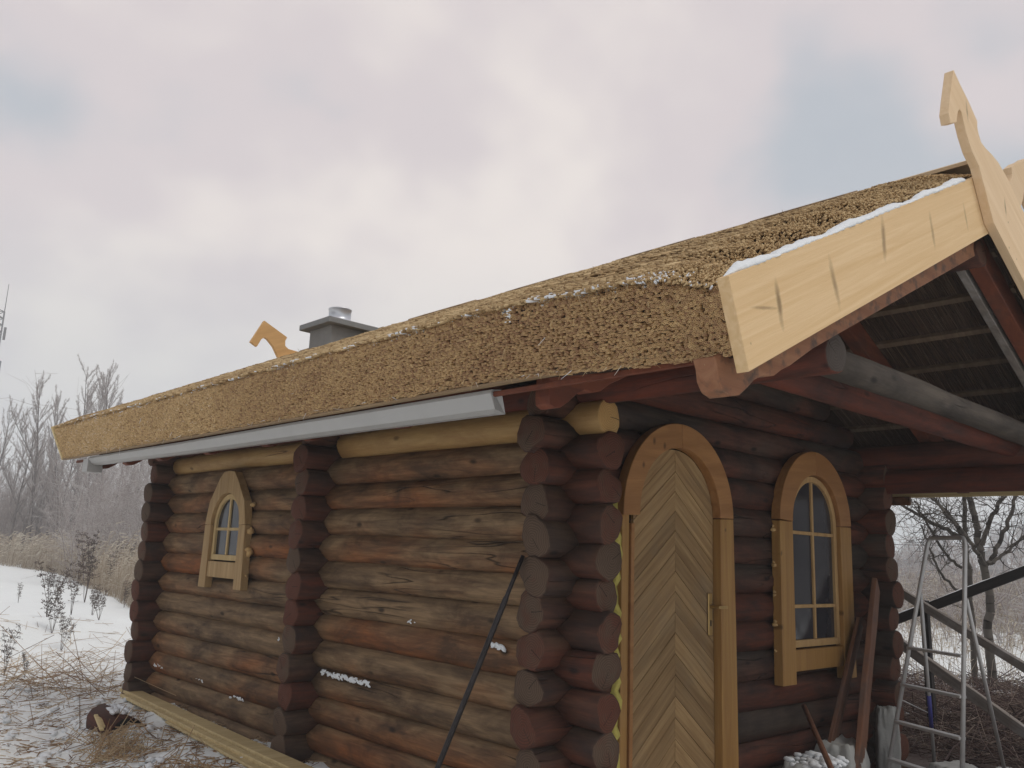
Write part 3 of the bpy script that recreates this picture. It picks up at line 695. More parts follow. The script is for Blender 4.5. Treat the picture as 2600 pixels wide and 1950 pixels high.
# reeds of the upper surface
def top_reeds(n, x0, x1, y0, y1, verge=False, side=1):
    x1 = min(x1, XRG-.13); x = RNG.uniform(x0, x1, n); y = RNG.uniform(y0, y1, n)
    L = RNG.uniform(.06, .13, n); fan = np.clip((YF+.55-y)/.55, 0, 1)
    dy = RNG.normal(0, .16, n)-fan*1.15*RNG.uniform(.7, 1.2, n)
    d = np.stack([-np.ones(n), dy, -np.full(n, SL)], 1); d /= np.linalg.norm(d, axis=1, keepdims=True)
    z = ztop(x, y)+.002; nrm = np.array([-SL, 0, 1.])/math.hypot(SL, 1)
    p1 = np.stack([x, y, z], 1)+nrm*(RNG.uniform(.000, .011, n)+.004*np.sin(y*15)+.006*np.sin(x*19))[:, None]; p0 = p1-d*L[:, None]-nrm*RNG.uniform(.006, .022, n)[:, None]
    if side < 0:
        p0[:, 0] = 2*XRG-p0[:, 0]; p1[:, 0] = 2*XRG-p1[:, 0]
    r = RNG.uniform(.0038, .0062, n)
    val = np.clip(RNG.beta(2, 2, n)+.12*np.sin(y*2.1)+.1, 0, .94)
    dust = np.maximum(0, np.sin(y*5.3+.6))*.5+np.maximum(0, np.sin(y*13.7))*.3+.25*np.sin(y*31)+.12*(y < -.2)
    val[(x < EX+.04) & (RNG.random(n) < dust*.32)] = 1.0; val[(x < EX+.10) & (y < -1.2) & (y > -1.5) & (RNG.random(n) < .2)] = 1.0
    return sticks(p0, p1, r, r*.95, 4, val, True)
V, F, A = cat([top_reeds(34000, EX, XRG-.02, YF, YB), top_reeds(12000, EX-.012, EX+.25, YF, YB), top_reeds(9000, EX+.0, XRG-.02, YF, YF+.7)])
link('reed_surface', np_mesh('reed_surface', V, F, A), M['reed_top'], roof, kind='stuff')
V, F, A = top_reeds(9000, EX, XRG-.02, YF, YB, side=-1); link('reed_surface', np_mesh('reed_surface', V, F, A), M['reed_top'], roof, kind='stuff')
# stray stalks and frayed straws at the eave
n = 500; y = RNG.uniform(YF, YB, n); p0 = np.stack([np.full(n, -.965)-.02, y, zbot(-.965, y)+.004], 1)
d = np.stack([RNG.normal(-.2, .5, n), RNG.normal(0, .8, n), RNG.normal(-.35, .3, n)], 1)*RNG.uniform(.01, .045, n)[:, None]
parts = [sticks(p0, p0+d, .0016, .0008, 3, RNG.uniform(.3, 1, n))]
n = 40; y = RNG.uniform(YF, YB, n); x = RNG.uniform(EX, XRG, n); p0 = np.stack([x, y, ztop(x, y)], 1); d = np.stack([RNG.normal(-.3, .4, n), RNG.normal(0, .6, n), np.abs(RNG.normal(.35, .25, n))], 1)*RNG.uniform(.02, .07, n)[:, None]
parts.append(sticks(p0, p0+d, .0022, .0012, 3, RNG.uniform(0, .7, n)))
n = 120; y = RNG.uniform(YF, YB, n); s = RNG.random(n); p0 = np.stack([-.965-.105*s-.012, y, zbot(-.965, y)+.3*s], 1); d = np.stack([RNG.normal(-.35, .15, n), RNG.normal(0, .7, n), RNG.normal(-.6, .5, n)], 1)*RNG.uniform(.02, .06, n)[:, None]
parts.append(sticks(p0, p0+d, .0016, .001, 3, RNG.uniform(.6, 1, n)))
V, F, A = cat(parts); link('stray_straws', np_mesh('stray_straws', V, F, A), M['reed_top'], roof, kind='stuff')
# underside reeds, both slopes
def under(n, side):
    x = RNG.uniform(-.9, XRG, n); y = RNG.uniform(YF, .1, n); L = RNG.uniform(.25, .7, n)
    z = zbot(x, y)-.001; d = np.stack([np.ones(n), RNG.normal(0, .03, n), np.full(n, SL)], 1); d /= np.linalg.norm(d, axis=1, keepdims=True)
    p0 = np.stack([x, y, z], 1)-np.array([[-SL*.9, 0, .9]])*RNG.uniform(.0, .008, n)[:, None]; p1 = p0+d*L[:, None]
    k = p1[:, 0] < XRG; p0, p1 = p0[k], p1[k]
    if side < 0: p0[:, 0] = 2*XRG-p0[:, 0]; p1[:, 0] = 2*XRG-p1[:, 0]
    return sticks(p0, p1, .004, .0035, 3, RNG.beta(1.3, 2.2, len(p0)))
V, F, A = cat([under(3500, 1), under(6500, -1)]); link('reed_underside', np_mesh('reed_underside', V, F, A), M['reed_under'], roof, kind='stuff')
# reed fringe at the right eave, seen through the porch
n = 2500; y = RNG.uniform(YF, 2, n); s = RNG.random(n); p0 = np.stack([2*XRG+.93+.03*RNG.random(n), y, zbot(-.95, y)-.002+0*s], 1); d = np.stack([RNG.normal(.0, .3, n), RNG.normal(0, .35, n), -np.ones(n)], 1)*RNG.uniform(.01, .035, n)[:, None]
V, F, A = sticks(p0, p0+d, .0025, .0018, 3, RNG.uniform(0, 1, n)); link('reed_fringe', np_mesh('reed_fringe', V, F, A), M['reed_top'], roof, kind='stuff')
# battens
for side in (1, -1):
    for x in np.arange(-.72, XRG-.1, .31):
        X = x if side > 0 else 2*XRG-x; z = float(zbot(x, 3))-.024
        th = -math.atan(SL)*side
        o = link('batten', boxmesh(-.024, .024, -1.6, YB-.04, -.018, .018, .002), M['batten'], roof, mw=Matrix.Translation((X, 0, z)) @ Matrix.Rotation(th, 4, 'Y'))
# rafters with carved tails
def rafter_poly(tail=True):
    def zb_(x): return 2.60+SL*x
    t = .155*1.1
    pts = [(XRG+.02, zb_(XRG)+t), (XRG+.02, zb_(XRG)), (-.30, zb_(-.30))]
    if tail:
        e = [(-.40, -.010), (-.46, -.028), (-.52, -.020), (-.57, .006), (-.60, .018), (-.64, .012), (-.70, -.008), (-.76, -.03), (-.81, -.036), (-.85, -.026), (-.88, -.0), (-.893, .04), (-.893, .07)] if tail == 2 else [(-.40, .0), (-.46, -.012), (-.52, .0), (-.57, .03), (-.62, .028), (-.68, .008), (-.73, .0), (-.77, .012), (-.80, .04), (-.805, .08)]
        pts += [(x, zb_(x)+dz) for x, dz in e]
    if tail == 2: pts = pts[:3]+[(p_.x, p_.z) for p_ in (at(x, y, 'y', -1.55) for x, y in ((1690, 792), (1672, 801), (1655, 814), (1632, 813), (1612, 823), (1597, 840), (1580, 856), (1560, 858), (1543, 846), (1533, 822), (1530, 795)))]
    pts += [(-1.0, zb_(-1.0)+t)] if tail == 2 else [(-.80, zb_(-.80)+t)]
    return pts
def rafter(y, side, mat, w=.09, tail=True):
    p = rafter_poly(tail)
    if side < 0: p = [(2*XRG-x, z) for x, z in p]
    link('rafter', from_bm(prism(p, 'y', y-w/2, y+w/2, .004)), mat, roof)
for y in (-1.54, -.56, .55, 1.5, 2.05, 2.95, 3.85, 4.6, 5.25):
    rafter(y, 1, M['rafter'] if y < -1.5 else M['rafter_red'], tail=2 if y < -1.5 else 1); rafter(y+.002, -1, M['rafter_red'])
rafter(-1.445, -1, M['grey_timber'], .05, 0)
# bargeboards and finials at the front
BT = lambda x: 2.54+.49*(x+1.07)        # top line of left board
bl = [(-1.07, BT(-1.07)), (-.955, 2.235), (1.50, 2.235+.49*(1.50+.955)), (1.50, BT(1.50))]
link('bargeboard', from_bm(prism([(-1.072, BT(-1.072)), (-.955, 2.232), (1.66, 2.232+.49*(1.66+.955)), (1.66, BT(1.66))], 'y', -1.69, -1.642, .002)), M['pine'], roof, label='pale new bargeboard with dark knots')
def f6(x, y): p = ate(1.659, 1700, 100, x, y, 'y', -1.74); return (p.x, p.z)
fin = [f6(*p) for p in ((1197, 128), (1225, 190), (1262, 265), (1297, 345), (1297, 372), (1303, 400), (1313, 432), (1332, 458), (1358, 484), (1385, 517), (1420, 578))]
finl = [f6(*p) for p in ((1366, 772), (1305, 535), (1274, 470), (1252, 400), (1240, 350), (1230, 305), (1222, 294), (1215, 305), (1209, 350), (1184, 352), (1176, 310), (1183, 240))]
# right board runs down to the right from the finial
xr0, zr0 = fin[-1]; xl0, zl0 = finl[0]
rb_ = [(4.49, zr0-.49*(4.49-xr0)), (4.38, zl0-.49*(4.38-xl0))]
o = link('bargeboard', from_bm(prism(fin+rb_+finl, 'y', -1.74, -1.692, .002)), M['pine_r'], roof, label='right bargeboard ending in a carved horse-head finial')
# mirrored finial of the left board, rising to the right behind it
mir = lambda p: (2*XRG-p[0]+.0, p[1])
fl = [mir(p) for p in fin]; fll = [mir(p) for p in finl]
xq = 1.663
poly = [(xq, BT(xq))]+[p for p in fl[::-1] if p[0] > xq+.01]+[p for p in fll[::-1] if p[0] > xq+.01]+[(xq, BT(xq)-.36)]
link('finial', from_bm(prism(poly, 'y', -1.69, -1.642, .002)), M['pine_r'], roof)
# far end
def ff(x, y): p = at(x, y, 'y', 5.93); return (p.x, p.z)
link('bargeboard', from_bm(prism([(EX-.02, 2.65), (-.95, 2.34), (1.85, 2.34+.48*2.80), (1.85, 2.65+.48*2.92)], 'y', YB+.002, YB+.045, .002)), M['board_new'], roof)
link('bargeboard', from_bm(prism([(4.47, 2.64), (4.36, 2.34), (1.73, 2.34+.48*2.63), (1.73, 2.64+.48*2.74)], 'y', YB+.047, YB+.09, .002)), M['pine_far'], roof)
c1 = lambda x, y: ff(x/2.4578/K, (600+y/2.4578)/K)
link('finial', from_bm(prism([c1(*p) for p in ((1645, 528), (1787, 632), (1775, 655), (1775, 685), (1795, 705), (1835, 716), (1990, 760), (1990, 900), (1800, 900), (1728, 750), (1700, 690), (1665, 645), (1645, 632), (1625, 645), (1598, 690), (1558, 660))], 'y', YB+.047, YB+.09, .002)), M['pine_far'], roof, label='orange horse-head finial at the far gable')
# ridge boards, lapped one over the next
yy = YF+.02; k = 0
while yy < YB-.1:
    L = random.uniform(.55, .78); z = float(ztop(XRG, 0))+.004+.010*(k % 2)+random.uniform(0, .006); y1 = min(yy+L, YB)
    for sd_ in (1, -1):
        me = boxmesh(-.22*(1 if sd_ > 0 else 0), .22*(0 if sd_ > 0 else 1), 0, y1-yy+.05, -.011, .011, .002)
        link('ridge_board', me, M['ridge_new'] if k == 0 else M['ridge'], roof, mw=Matrix.Translation((XRG, yy, z)) @ Matrix.Rotation(-math.atan(SL)*sd_, 4, 'Y'))
    yy = y1-.0; k += 1
# snow along the bargeboard, on the thatch edge, on the beams
def snow_line(parent, pts, w, h, step=.02, jit=.35, name='snow'):
    """lumpy half-round strip along polyline pts"""
    P = []
    for a, b in zip(pts[:-1], pts[1:]):
        a, b = Vector(a), Vector(b); n = max(1, int((b-a).length/step))
        P += [a.lerp(b, i/n) for i in range(n)]
    P.append(Vector(pts[-1])); bm = bmesh.new(); rings = []
    for i, p in enumerate(P):
        d = (P[min(i+1, len(P)-1)]-P[max(i-1, 0)]).normalized(); s = d.cross(Vector((0, 0, 1))).normalized(); u = s.cross(d)
        e = min(1, (i+.3)/5, (len(P)-i-.7)/5); q = max(.08, e)
        ww = w*q*(1+jit*random.uniform(-.5, .5)); hh = h*q*(1+jit*random.uniform(-.8, .8)+.35*math.sin(i*.31)+.2*math.sin(i*.13+1))
        rings.append([bm.verts.new(p+s*(math.cos(t)*ww/2)+u*(max(0, math.sin(t))*hh-.002)) for t in [PI*k/6 for k in range(7)]])
    for a, b in zip(rings[:-1], rings[1:]):
        for i in range(6): bm.faces.new((a[i], a[i+1], b[i+1], b[i]))
        bm.faces.new((a[6], a[0], b[0], b[6]))
    return link(name, from_bm(bm, smooth=True), M['snow'], parent, kind='stuff')
snow_line(roof, [(x, -1.655, BT(x)+.001) for x in np.linspace(-1.05, 1.36, 30)], .07, .020)
def snow_blobs(parent, pts, r, name='snow', mat=None, sub=2):
    bm = bmesh.new()
    for p in pts:
        rr = r*random.uniform(.5, 1.4); sx = random.uniform(.8, 1.8)
        g = bmesh.ops.create_icosphere(bm, subdivisions=sub, radius=rr, matrix=Matrix.Translation(p) @ Matrix.Diagonal((.8, sx, .65, 1)))
        for v in g['verts']: v.co += Vector([random.uniform(-.12, .12)*rr for _ in range(3)])
    return link(name, from_bm(bm, smooth=True), mat or M['snow'], parent, kind='stuff')
pts = []
for c, w, n in ((-1.52, .14, 16), (-1.40, .10, 8), (-1.25, .10, 6), (-.98, .10, 10), (-.70, .10, 8), (-.47, .04, 12), (-.1, .14, 9), (.25, .10, 8), (.7, .2, 10), (1.2, .25, 9), (1.9, .3, 8), (2.8, .5, 10), (4, .5, 6)):
    for _ in range(n):
        y = random.gauss(c, w/2); s = random.uniform(0, .06); pts.append((EX+.01+random.uniform(-.01, .05), y, float(ztop(EX+.02, y))-s*.5))
snow_blobs(roof, [(EX-.012, -.62+random.uniform(-.02, .02), float(ztop(EX, -.62))-.05+random.uniform(-.03, .03)) for _ in range(14)], .005, sub=1)
pts = []
for _ in range(60):
    y = random.choice([random.gauss(.25, .15), random.gauss(1.0, .3), random.uniform(.0, 5), random.gauss(3, .5)]); pts.append((-.90+random.uniform(-.01, .01), max(-.2, y), 2.362+random.uniform(-.004, .01)))
snow_blobs(cabin, pts, .013)
# thin fascia lath beyond the gutter, sheet metal gutter
link('fascia', boxmesh(-.915, -.893, -1.50, YB-.3, 2.300, 2.322, .002), M['rafter_red'], cabin)
link('fascia', boxmesh(-.962, -.93, -1.60, YB-.02, 2.338-.0, 2.352, .002), M['ridge'], cabin)
bm = bmesh.new(); prof = [(-.868, 2.350), (-.925, 2.343), (-.932, 2.325), (-.902, 2.245), (-.870, 2.230), (-.800, 2.238)]
ysg = [-.36, -.28, 1.4, 3.1, 4.2, 5.15]
rows = []
for i, y in enumerate(ysg):
    rows.append([bm.verts.new((x, y+(.04 if (i == 0 and k in (4, 5)) else 0)-(0), z+.003*math.sin(y*1.7)+(.006*max(0, y) if k in (3, 4, 5) else (-.012 if k < 3 else 0)))) for k, (x, z) in enumerate(prof)])
for a, b in zip(rows[:-1], rows[1:]):
    for k in range(len(prof)-1): bm.faces.new((a[k], a[k+1], b[k+1], b[k]))
bm.faces.new(rows[0]); bm.faces.new(rows[-1][::-1])
me = from_bm(bm); gut = link('gutter', me, M['zinc'], cabin, label='pale grey sheet metal gutter under the thatch')
md = gut.modifiers.new('thick', 'SOLIDIFY'); md.thickness = .002
bm = bmesh.new(); box(bm, -.93, -.80, 5.16, 5.30, 2.20, 2.32); link('gutter_end', from_bm(bm), M['zinc'], gut)

# ---- chimney
CX, CY = 1.175, 4.5
chim = link('chimney', boxmesh(CX-.215, CX+.215, CY-.215, CY+.215, 3.3, 3.845, .004), M['concrete'], cabin)
link('cap', from_bm((lambda bm: (box(bm, CX-.30, CX+.30, CY-.30, CY+.30, 3.845, 3.905), [setattr(v.co, 'z', 3.872) for v in bm.verts if v.co.z < 3.86 and False], bmesh.ops.bevel(bm, geom=bm.edges[:], offset=.005, segments=1, affect='EDGES'), bm)[-1])(bmesh.new())), M['concrete2'], chim)
bm = bmesh.new(); vs0 = []
for r, z in ((.18, 3.906), (.17, 3.93), (.125, 3.965), (.118, 3.985), (.118, 4.075), (.124, 4.078), (.124, 4.088), (.112, 4.088), (.112, 3.98)):
    vs0.append([bm.verts.new((CX+r*math.cos(2*PI*i/28), CY+r*math.sin(2*PI*i/28), z)) for i in range(28)])
for a, b in zip(vs0[:-1], vs0[1:]):
    for i in range(28): bm.faces.new((a[i], a[(i+1) % 28], b[(i+1) % 28], b[i])).smooth = True
link('flue_pipe', from_bm(bm), M['pipe'], chim)

# snow smears on some wall logs
def smear(pts, r=.012): snow_blobs(cabin, pts, r)
def wallpt(x, y, d=-.106): return at(x, y, 'x', d)
for (x0, y0, x1, y1, n, r) in ((690, 1450, 800, 1478, 46, .011), (1062, 1393, 1090, 1400, 12, .010), (326, 1434, 352, 1440, 8, .009), (495, 1503, 525, 1510, 7, .010), (420, 1465, 440, 1473, 4, .007), (876, 1340, 900, 1346, 3, .006), (600, 1383, 604, 1380, 3, .007)):
    pts = []
    for i in range(int(n*1.8)):
        t = random.random()**.8; p = wallpt(x0+(x1-x0)*t, y0+(y1-y0)*t+random.uniform(-4, 5)); pts.append(p)
    bm = bmesh.new()
    for p in pts:
        rr = r*random.uniform(.5, 1.5); bmesh.ops.create_icosphere(bm, subdivisions=1, radius=rr, matrix=Matrix.Translation(p) @ Matrix.Rotation(random.uniform(-.6, .6), 4, 'X') @ Matrix.Diagonal((.35, 2.0, .75, 1)))
    link('snow', from_bm(bm, smooth=True), M['snow'], cabin, kind='stuff')
#==OBJECTS==
# ------------------------------------------------------------------ things round the cabin
def tube(name, pts, r, mat, parent=None, sides=8, **kw):
    bm = bmesh.new(); rings = []; pts = [Vector(p) for p in pts]; prev = None
    for i, p in enumerate(pts):
        d = (pts[min(i+1, len(pts)-1)]-pts[max(i-1, 0)]).normalized()
        if prev is None: a = d.orthogonal().normalized()
        else: a = (prev-d*prev.dot(d)).normalized()
        prev = a; b = d.cross(a); rr = r[i] if isinstance(r, (list, tuple)) else r
        rings.append([bm.verts.new(p+a*math.cos(2*PI*k/sides)*rr+b*math.sin(2*PI*k/sides)*rr) for k in range(sides)])
    for q, s in zip(rings[:-1], rings[1:]):
        for k in range(sides): bm.faces.new((q[k], q[(k+1) % sides], s[(k+1) % sides], s[k])).smooth = True
    bm.faces.new(rings[0][::-1]); bm.faces.new(rings[-1])
    return link(name, from_bm(bm), mat, parent, **kw)
def origin_to_base(o):
    me = o.data; co = [v.co for v in me.vertices]; c = Vector((sum(v.x for v in co)/len(co), sum(v.y for v in co)/len(co), min(v.z for v in co)))
    me.transform(Matrix.Translation(-c)); o.location = c
def ray_t(p, t): return CAM+(Vector(p)-CAM)*t
# black rod against the corner
a = at(1130, 1200, 'x', -.30); b = at(945, 1659, 'x', -.62); d = (b-a); e = a+d*((a.z-.02)/(a.z-b.z))
rod = tube('steel_rod', [a, a.lerp(e, .13), a.lerp(e, .14), e], [.011, .011, .015, .013], M['steel_dark'], label='long black steel rod leaning on the log ends at the near corner'); rod['category'] = 'rod'; origin_to_base(rod)
# stepladder
FLt, FLb = Vector((3.0, -.7, 1.763)), ray_t((2.206, -.7, .386), 1.08)
FRt, FRb = ray_t((3.741, -.7, 1.787), .87), ray_t((3.41, -.7, .23), .86)
def ext(a, b, z=.04): return a+(b-a)*((a.z-z)/(a.z-b.z))
FLe, FRe = ext(FLt, FLb), ext(FRt, FRb)
RLb, RRb = ray_t((2.924, -.7, .293), 1.1), ray_t((4.256, -.7, .12), .93)
RLt = FLt.lerp(FLb, .22)+Vector((.03, 0, 0)); RRt = FRt.lerp(FRb, .25)+Vector((.03, 0, 0)); RLe, RRe = ext(RLt, RLb), ext(RRt, RRb)
lc = (FLe+FRe+RLe+RRe)/4
lad = empty('step_ladder', (lc.x, lc.y, .03), 'dull aluminium folding stepladder with rounded hoop standing in the porch', 'ladder')
inv = Matrix.Translation(-Vector((lc.x, lc.y, .03)))
def lt(name, pts, r, mat=M['alu'], sides=8):
    o = tube(name, [Vector(p)-Vector((lc.x, lc.y, .03)) for p in pts], r, mat, lad, sides); return o
# hoop: rails run up and join over the top
hp = []
dl = (FLt-FLe).normalized(); dr = (FRt-FRe).normalized(); zt = 1.84
A_, B_ = FLt, FRt; mid = (A_+B_)/2
for i in range(0, 7): t = i/6; hp.append(A_+dl*.07*math.sin(t*PI/2)+(B_-A_)*.10*(1-math.cos(t*PI/2)))
for i in range(0, 7): t = 1-i/6; hp.append(B_+dr*.07*math.sin(t*PI/2)+(A_-B_)*.10*(1-math.cos(t*PI/2)))
lt('frame', [FLe]+hp+[FRe], .0155)
lt('rear_leg', [RLe, RLt], .0135); lt('rear_leg', [RRe, RRt], .0135)
for zs in (1.07, .825, .585, .345, .12):
    p = FLt+(FLe-FLt)*((FLt.z-zs)/(FLt.z-FLe.z)); q = FRt+(FRe-FRt)*((FRt.z-zs)/(FRt.z-FRe.z)); o3 = Vector((lc.x, lc.y, .03))
    me, mw = beam(p-o3, q-o3, .055, .018, bev=.003); link('step', me, M['alu'], lad, mw=mw)
p, q = RLt.lerp(RLe, .5), RRt.lerp(RRe, .5)
lt('blue_tape', [RLt.lerp(RLe, .52), RLt.lerp(RLe, .69)], .0152, M['blue'])
lt('brace', [FLt.lerp(FLe, .60), FLt.lerp(FLe, .60).lerp(RLt.lerp(RLe, .62), .9)], .004, sides=5)
for f in (FLe, FRe, RLe, RRe): lt('foot', [f+Vector((0, 0, -.01)), f+Vector((0, 0, .03))], .019, M['steel_dark'])
# leaning plank
a, b = at(1892, 1262, 'y', -.27), at(1855, 1659, 'y', -.42); d = b-a; e = a+d*((a.z-.03)/(a.z-b.z))
o = beamo('leaning_plank', e, a, .20, .035, M['plank_old'], upv=(.35, -1, .1), seg=6, wob=.004, label='dark brown plank leaning in the porch corner right of the window', cat='plank')
o = beamo('leaning_board', e+Vector((-.12, .2, 0)), a+Vector((-.14, .07, -.28)), .14, .03, M['plank_old'], upv=(.35, -1, .1), seg=4, wob=.003, label='shorter dark board leaning behind the brown plank, half hidden', cat='plank')
# iron bar leaning on the wall
a = ate(4.424, 1850, 1600, 845, 850, 'y', -.13); b = ate(4.424, 1850, 1600, 1150, 1548, 'y', -.55); e = b+(b-a)*((b.z-.03)/(a.z-b.z))
bar = tube('wooden_pole', [a, a.lerp(e, .5), e], [.017, .019, .02], M['plank_old'], label='short dark pole leaning on the wall below the arched window'); bar['category'] = 'pole'; origin_to_base(bar)
# sacks
def sack(name, c, sx, sy, h, label, seed, lean=0, rz=0, snow=True):
    rd = random.Random(seed); bm = bmesh.new(); bmesh.ops.create_cube(bm, size=1); bmesh.ops.subdivide_edges(bm, edges=bm.edges[:], cuts=11, use_grid_fill=True)
    from mathutils import noise as mn
    for v in bm.verts:
        x, y, z = v.co*2; k = 1-.16*abs(z)**3; bul = 1+.10*math.cos(z*1.4)
        nx = x*k*bul*(1-.12*y*y); ny = y*k*bul*(1-.12*x*x)
        jz = (.05*math.sin(x*3+seed)+.04*math.sin(y*4+seed)+.03*math.sin(x*9+seed))*(1 if z > .6 else .15)
        nn = Vector((x, y, z)).normalized(); cr_ = (abs(mn.noise(Vector((x*1.3+seed, y*1.3, z*1.1))))+.6*abs(mn.noise(Vector((x*3+seed, y*3, z*2.4)))))*.30
        nx -= nn.x*cr_; ny -= nn.y*cr_; z -= cr_*.5*(z > .5)
        v.co = Vector((nx*sx/2+rd.uniform(-.003, .003)+lean*(z+1)*h/2, ny*sy/2+rd.uniform(-.003, .003), (z+1)*h/2+jz*h*.3))
    me = from_bm(bm, smooth=True)
    o = link(name, me, M['sack'], label=label, cat='sack', mw=Matrix.Translation(c) @ Matrix.Rotation(rz, 4, 'Z'))
    return o
sack('building_sack', (1.93, -.34, .0), .46, .3, .40, 'white sack capped with snow on the porch ground left of the pole', 3)
s2 = sack('building_sack', (2.40, -.30, .0), .40, .28, .46, 'white sack under the arched window, right of the pole', 5, rz=.1)
sack('building_sack', (3.20, -.26, .0), .20, .16, .62, 'tall crumpled white sack standing behind the stepladder', 9, lean=-.15, rz=.5)
sack('building_sack', (3.45, -.62, .0), .34, .22, .24, 'low slumped white sack between the stepladder legs', 12, rz=-.4)
sack('building_sack', (3.85, -.85, .0), .20, .16, .20, 'small torn white sack at the right ladder leg', 15, rz=.3)
o = snow_blobs(None, [(1.93+random.uniform(-.17, .17), -.36+random.uniform(-.12, .12), .385+random.uniform(-.02, .03)) for _ in range(110)], .022)
o['label'] = 'clumps of snow on top of the left white sack'; o.name = 'snow_clumps'
# lumber along the side wall
def lx(x, y, xp): return at(x, y, 'x', xp)
def board(p0, p1, w, h, label, mat, name='timber_board', seg=8):
    return beamo(name, p0, p1, w, h, mat, seg=seg, wob=.0025, label=label, cat='board')
board((-.205, 5.50, .205), (-.44, 1.2, .215), .135, .03, 'long pale yellow board lying in the snow along the side wall', M['board_new'])
board((-.315, 5.30, .188), (-.545, 1.15, .20), .05, .028, 'narrow yellow board lying beside the long pale board', M['board_new'])
board((-.40, 4.0, .172), (-.62, 1.3, .185), .06, .02, 'thin yellow lath half sunk in the snow beside the boards', M['board_new'])
board((-.19, 5.48, .17), (-.42, 1.25, .18), .15, .03, 'lower yellow board under the long pale board', M['board_new'])
for (x0, y0, w) in ((-.86, 4.15, .035), (-.90, 4.05, .03)):
    beamo('wood_offcut', (x0, y0, .15), (x0+.06, y0+.35, .20), w, .018, M['board_new'], label=('lath offcut lying on the straw next to the log stub' if w > .032 else 'thinner lath offcut beside the first one, by the log stub'), cat='offcut')
# log stub lying in the snow
sc_ = at(247, 1562, 'z', .13); me = log_mesh(.42, .135, seed=55, wob=.012)
dirv = Vector((.16, -.98, -.12)).normalized(); s = dirv.cross(Vector((0, 0, 1))).normalized(); u = s.cross(dirv)
stub = link('log_stub', me, [M['log_stack'], M['black']], label='short thick log stub with dark hollow end lying in the snow', cat='log', mw=Matrix(((dirv.x, s.x, u.x, sc_.x-dirv.x*.2), (dirv.y, s.y, u.y, sc_.y-dirv.y*.2), (dirv.z, s.z, u.z, sc_.z), (0, 0, 0, 1))))
me.transform(Matrix.Translation((0, 0, 0)))
o = snow_blobs(None, [sc_+Vector((random.uniform(-.08, .08), random.uniform(-.16, .20), .105+random.uniform(-.01, .012))) for _ in range(46)], .024, name='snow_cap'); o['label'] = 'snow lying on the log stub'

# ------------------------------------------------------------------ loose straw on the snow
def ground_sticks(n, fx, fy, Lr, rr, dens=None, lift=.004, val=(0, 1), tilt=.06):
    x = fx(n); y = fy(n); a = RNG.uniform(0, np.pi, n) if dens is None else RNG.normal(dens, .5, n)
    L = RNG.uniform(*Lr, n)*RNG.uniform(.4, 1, n); dx = np.cos(a)*L/2; dy = np.sin(a)*L/2
    p0 = np.stack([x-dx, y-dy, gh(x-dx, y-dy)+lift+RNG.uniform(0, .012, n)], 1); p1 = np.stack([x+dx, y+dy, gh(x+dx, y+dy)+lift+np.abs(RNG.normal(0, tilt, n))*L+RNG.uniform(0, .012, n)], 1)
    return sticks(p0, p1, RNG.uniform(*rr, n), RNG.uniform(*rr, n)*.7, 3, RNG.uniform(*val, n))
def gpt(n, cx, cy, sx, sy): return RNG.normal(cx, sx, n), RNG.normal(cy, sy, n)
parts = []
for n, cx, cy, sx, sy, Lr, rr in ((1700, -.9, 4.6, 1.2, 1.7, (.03, .28), (.0018, .0040)), (750, -.6, 7.3, 1.4, 1.3, (.06, .4), (.002, .0042)), (900, -.8, 3.2, .5, 1.0, (.04, .25), (.0025, .005)), (260, .5, 9.6, 1.6, 1.0, (.1, .6), (.002, .004))):
    xx, yy_ = gpt(n, cx, cy, sx, sy); parts.append(ground_sticks(n, lambda n: xx, lambda n: yy_, Lr, rr))
# long stalks fanned by the far corner
n = 170; xx = RNG.normal(-.1, .55, n); yy_ = RNG.normal(7.4, 1.1, n); parts.append(ground_sticks(n, lambda n: xx, lambda n: yy_, (.8, 1.7), (.003, .005), dens=1.15, lift=.03, tilt=.16))
# clumps of straw near the pile
for cx, cy, n in ((-.90, 3.6, 170), (-.85, 4.0, 110), (-.9, 2.6, 160)):
    xx = RNG.normal(cx, .10, n); yy_ = RNG.normal(cy, .16, n); parts.append(ground_sticks(n, lambda n: xx, lambda n: yy_, (.05, .3), (.003, .005), lift=.02, tilt=.35, val=(.5, 1)))
V, F, A = cat(parts); link('scattered_straw', np_mesh('scattered_straw', V, F, A), M['straw'], kind='stuff', label='loose reed straw scattered on the snow beside the cabin')
# snow lumps trodden up
bm = bmesh.new()
for _ in range(420):
    x, y = random.gauss(-1.0, .9), random.gauss(4.6, 1.6); r = random.uniform(.012, .045)
    if -.3 < x: continue
    g = bmesh.ops.create_icosphere(bm, subdivisions=1, radius=r, matrix=Matrix.Translation((x, y, float(gh(x, y))+r*.15)) @ Matrix.Diagonal((1, 1.3, .6, 1)))
    for v in g['verts']: v.co += Vector([random.uniform(-.25, .25)*r for _ in range(3)])
link('trodden_snow', from_bm(bm, smooth=True), M['snow'], kind='stuff', label='trodden lumps of snow in front of the lumber')

# ------------------------------------------------------------------ vegetation
def polar(az, r):
    a = math.radians(az); return CAM.x+r*math.sin(a), CAM.y+r*math.cos(a)
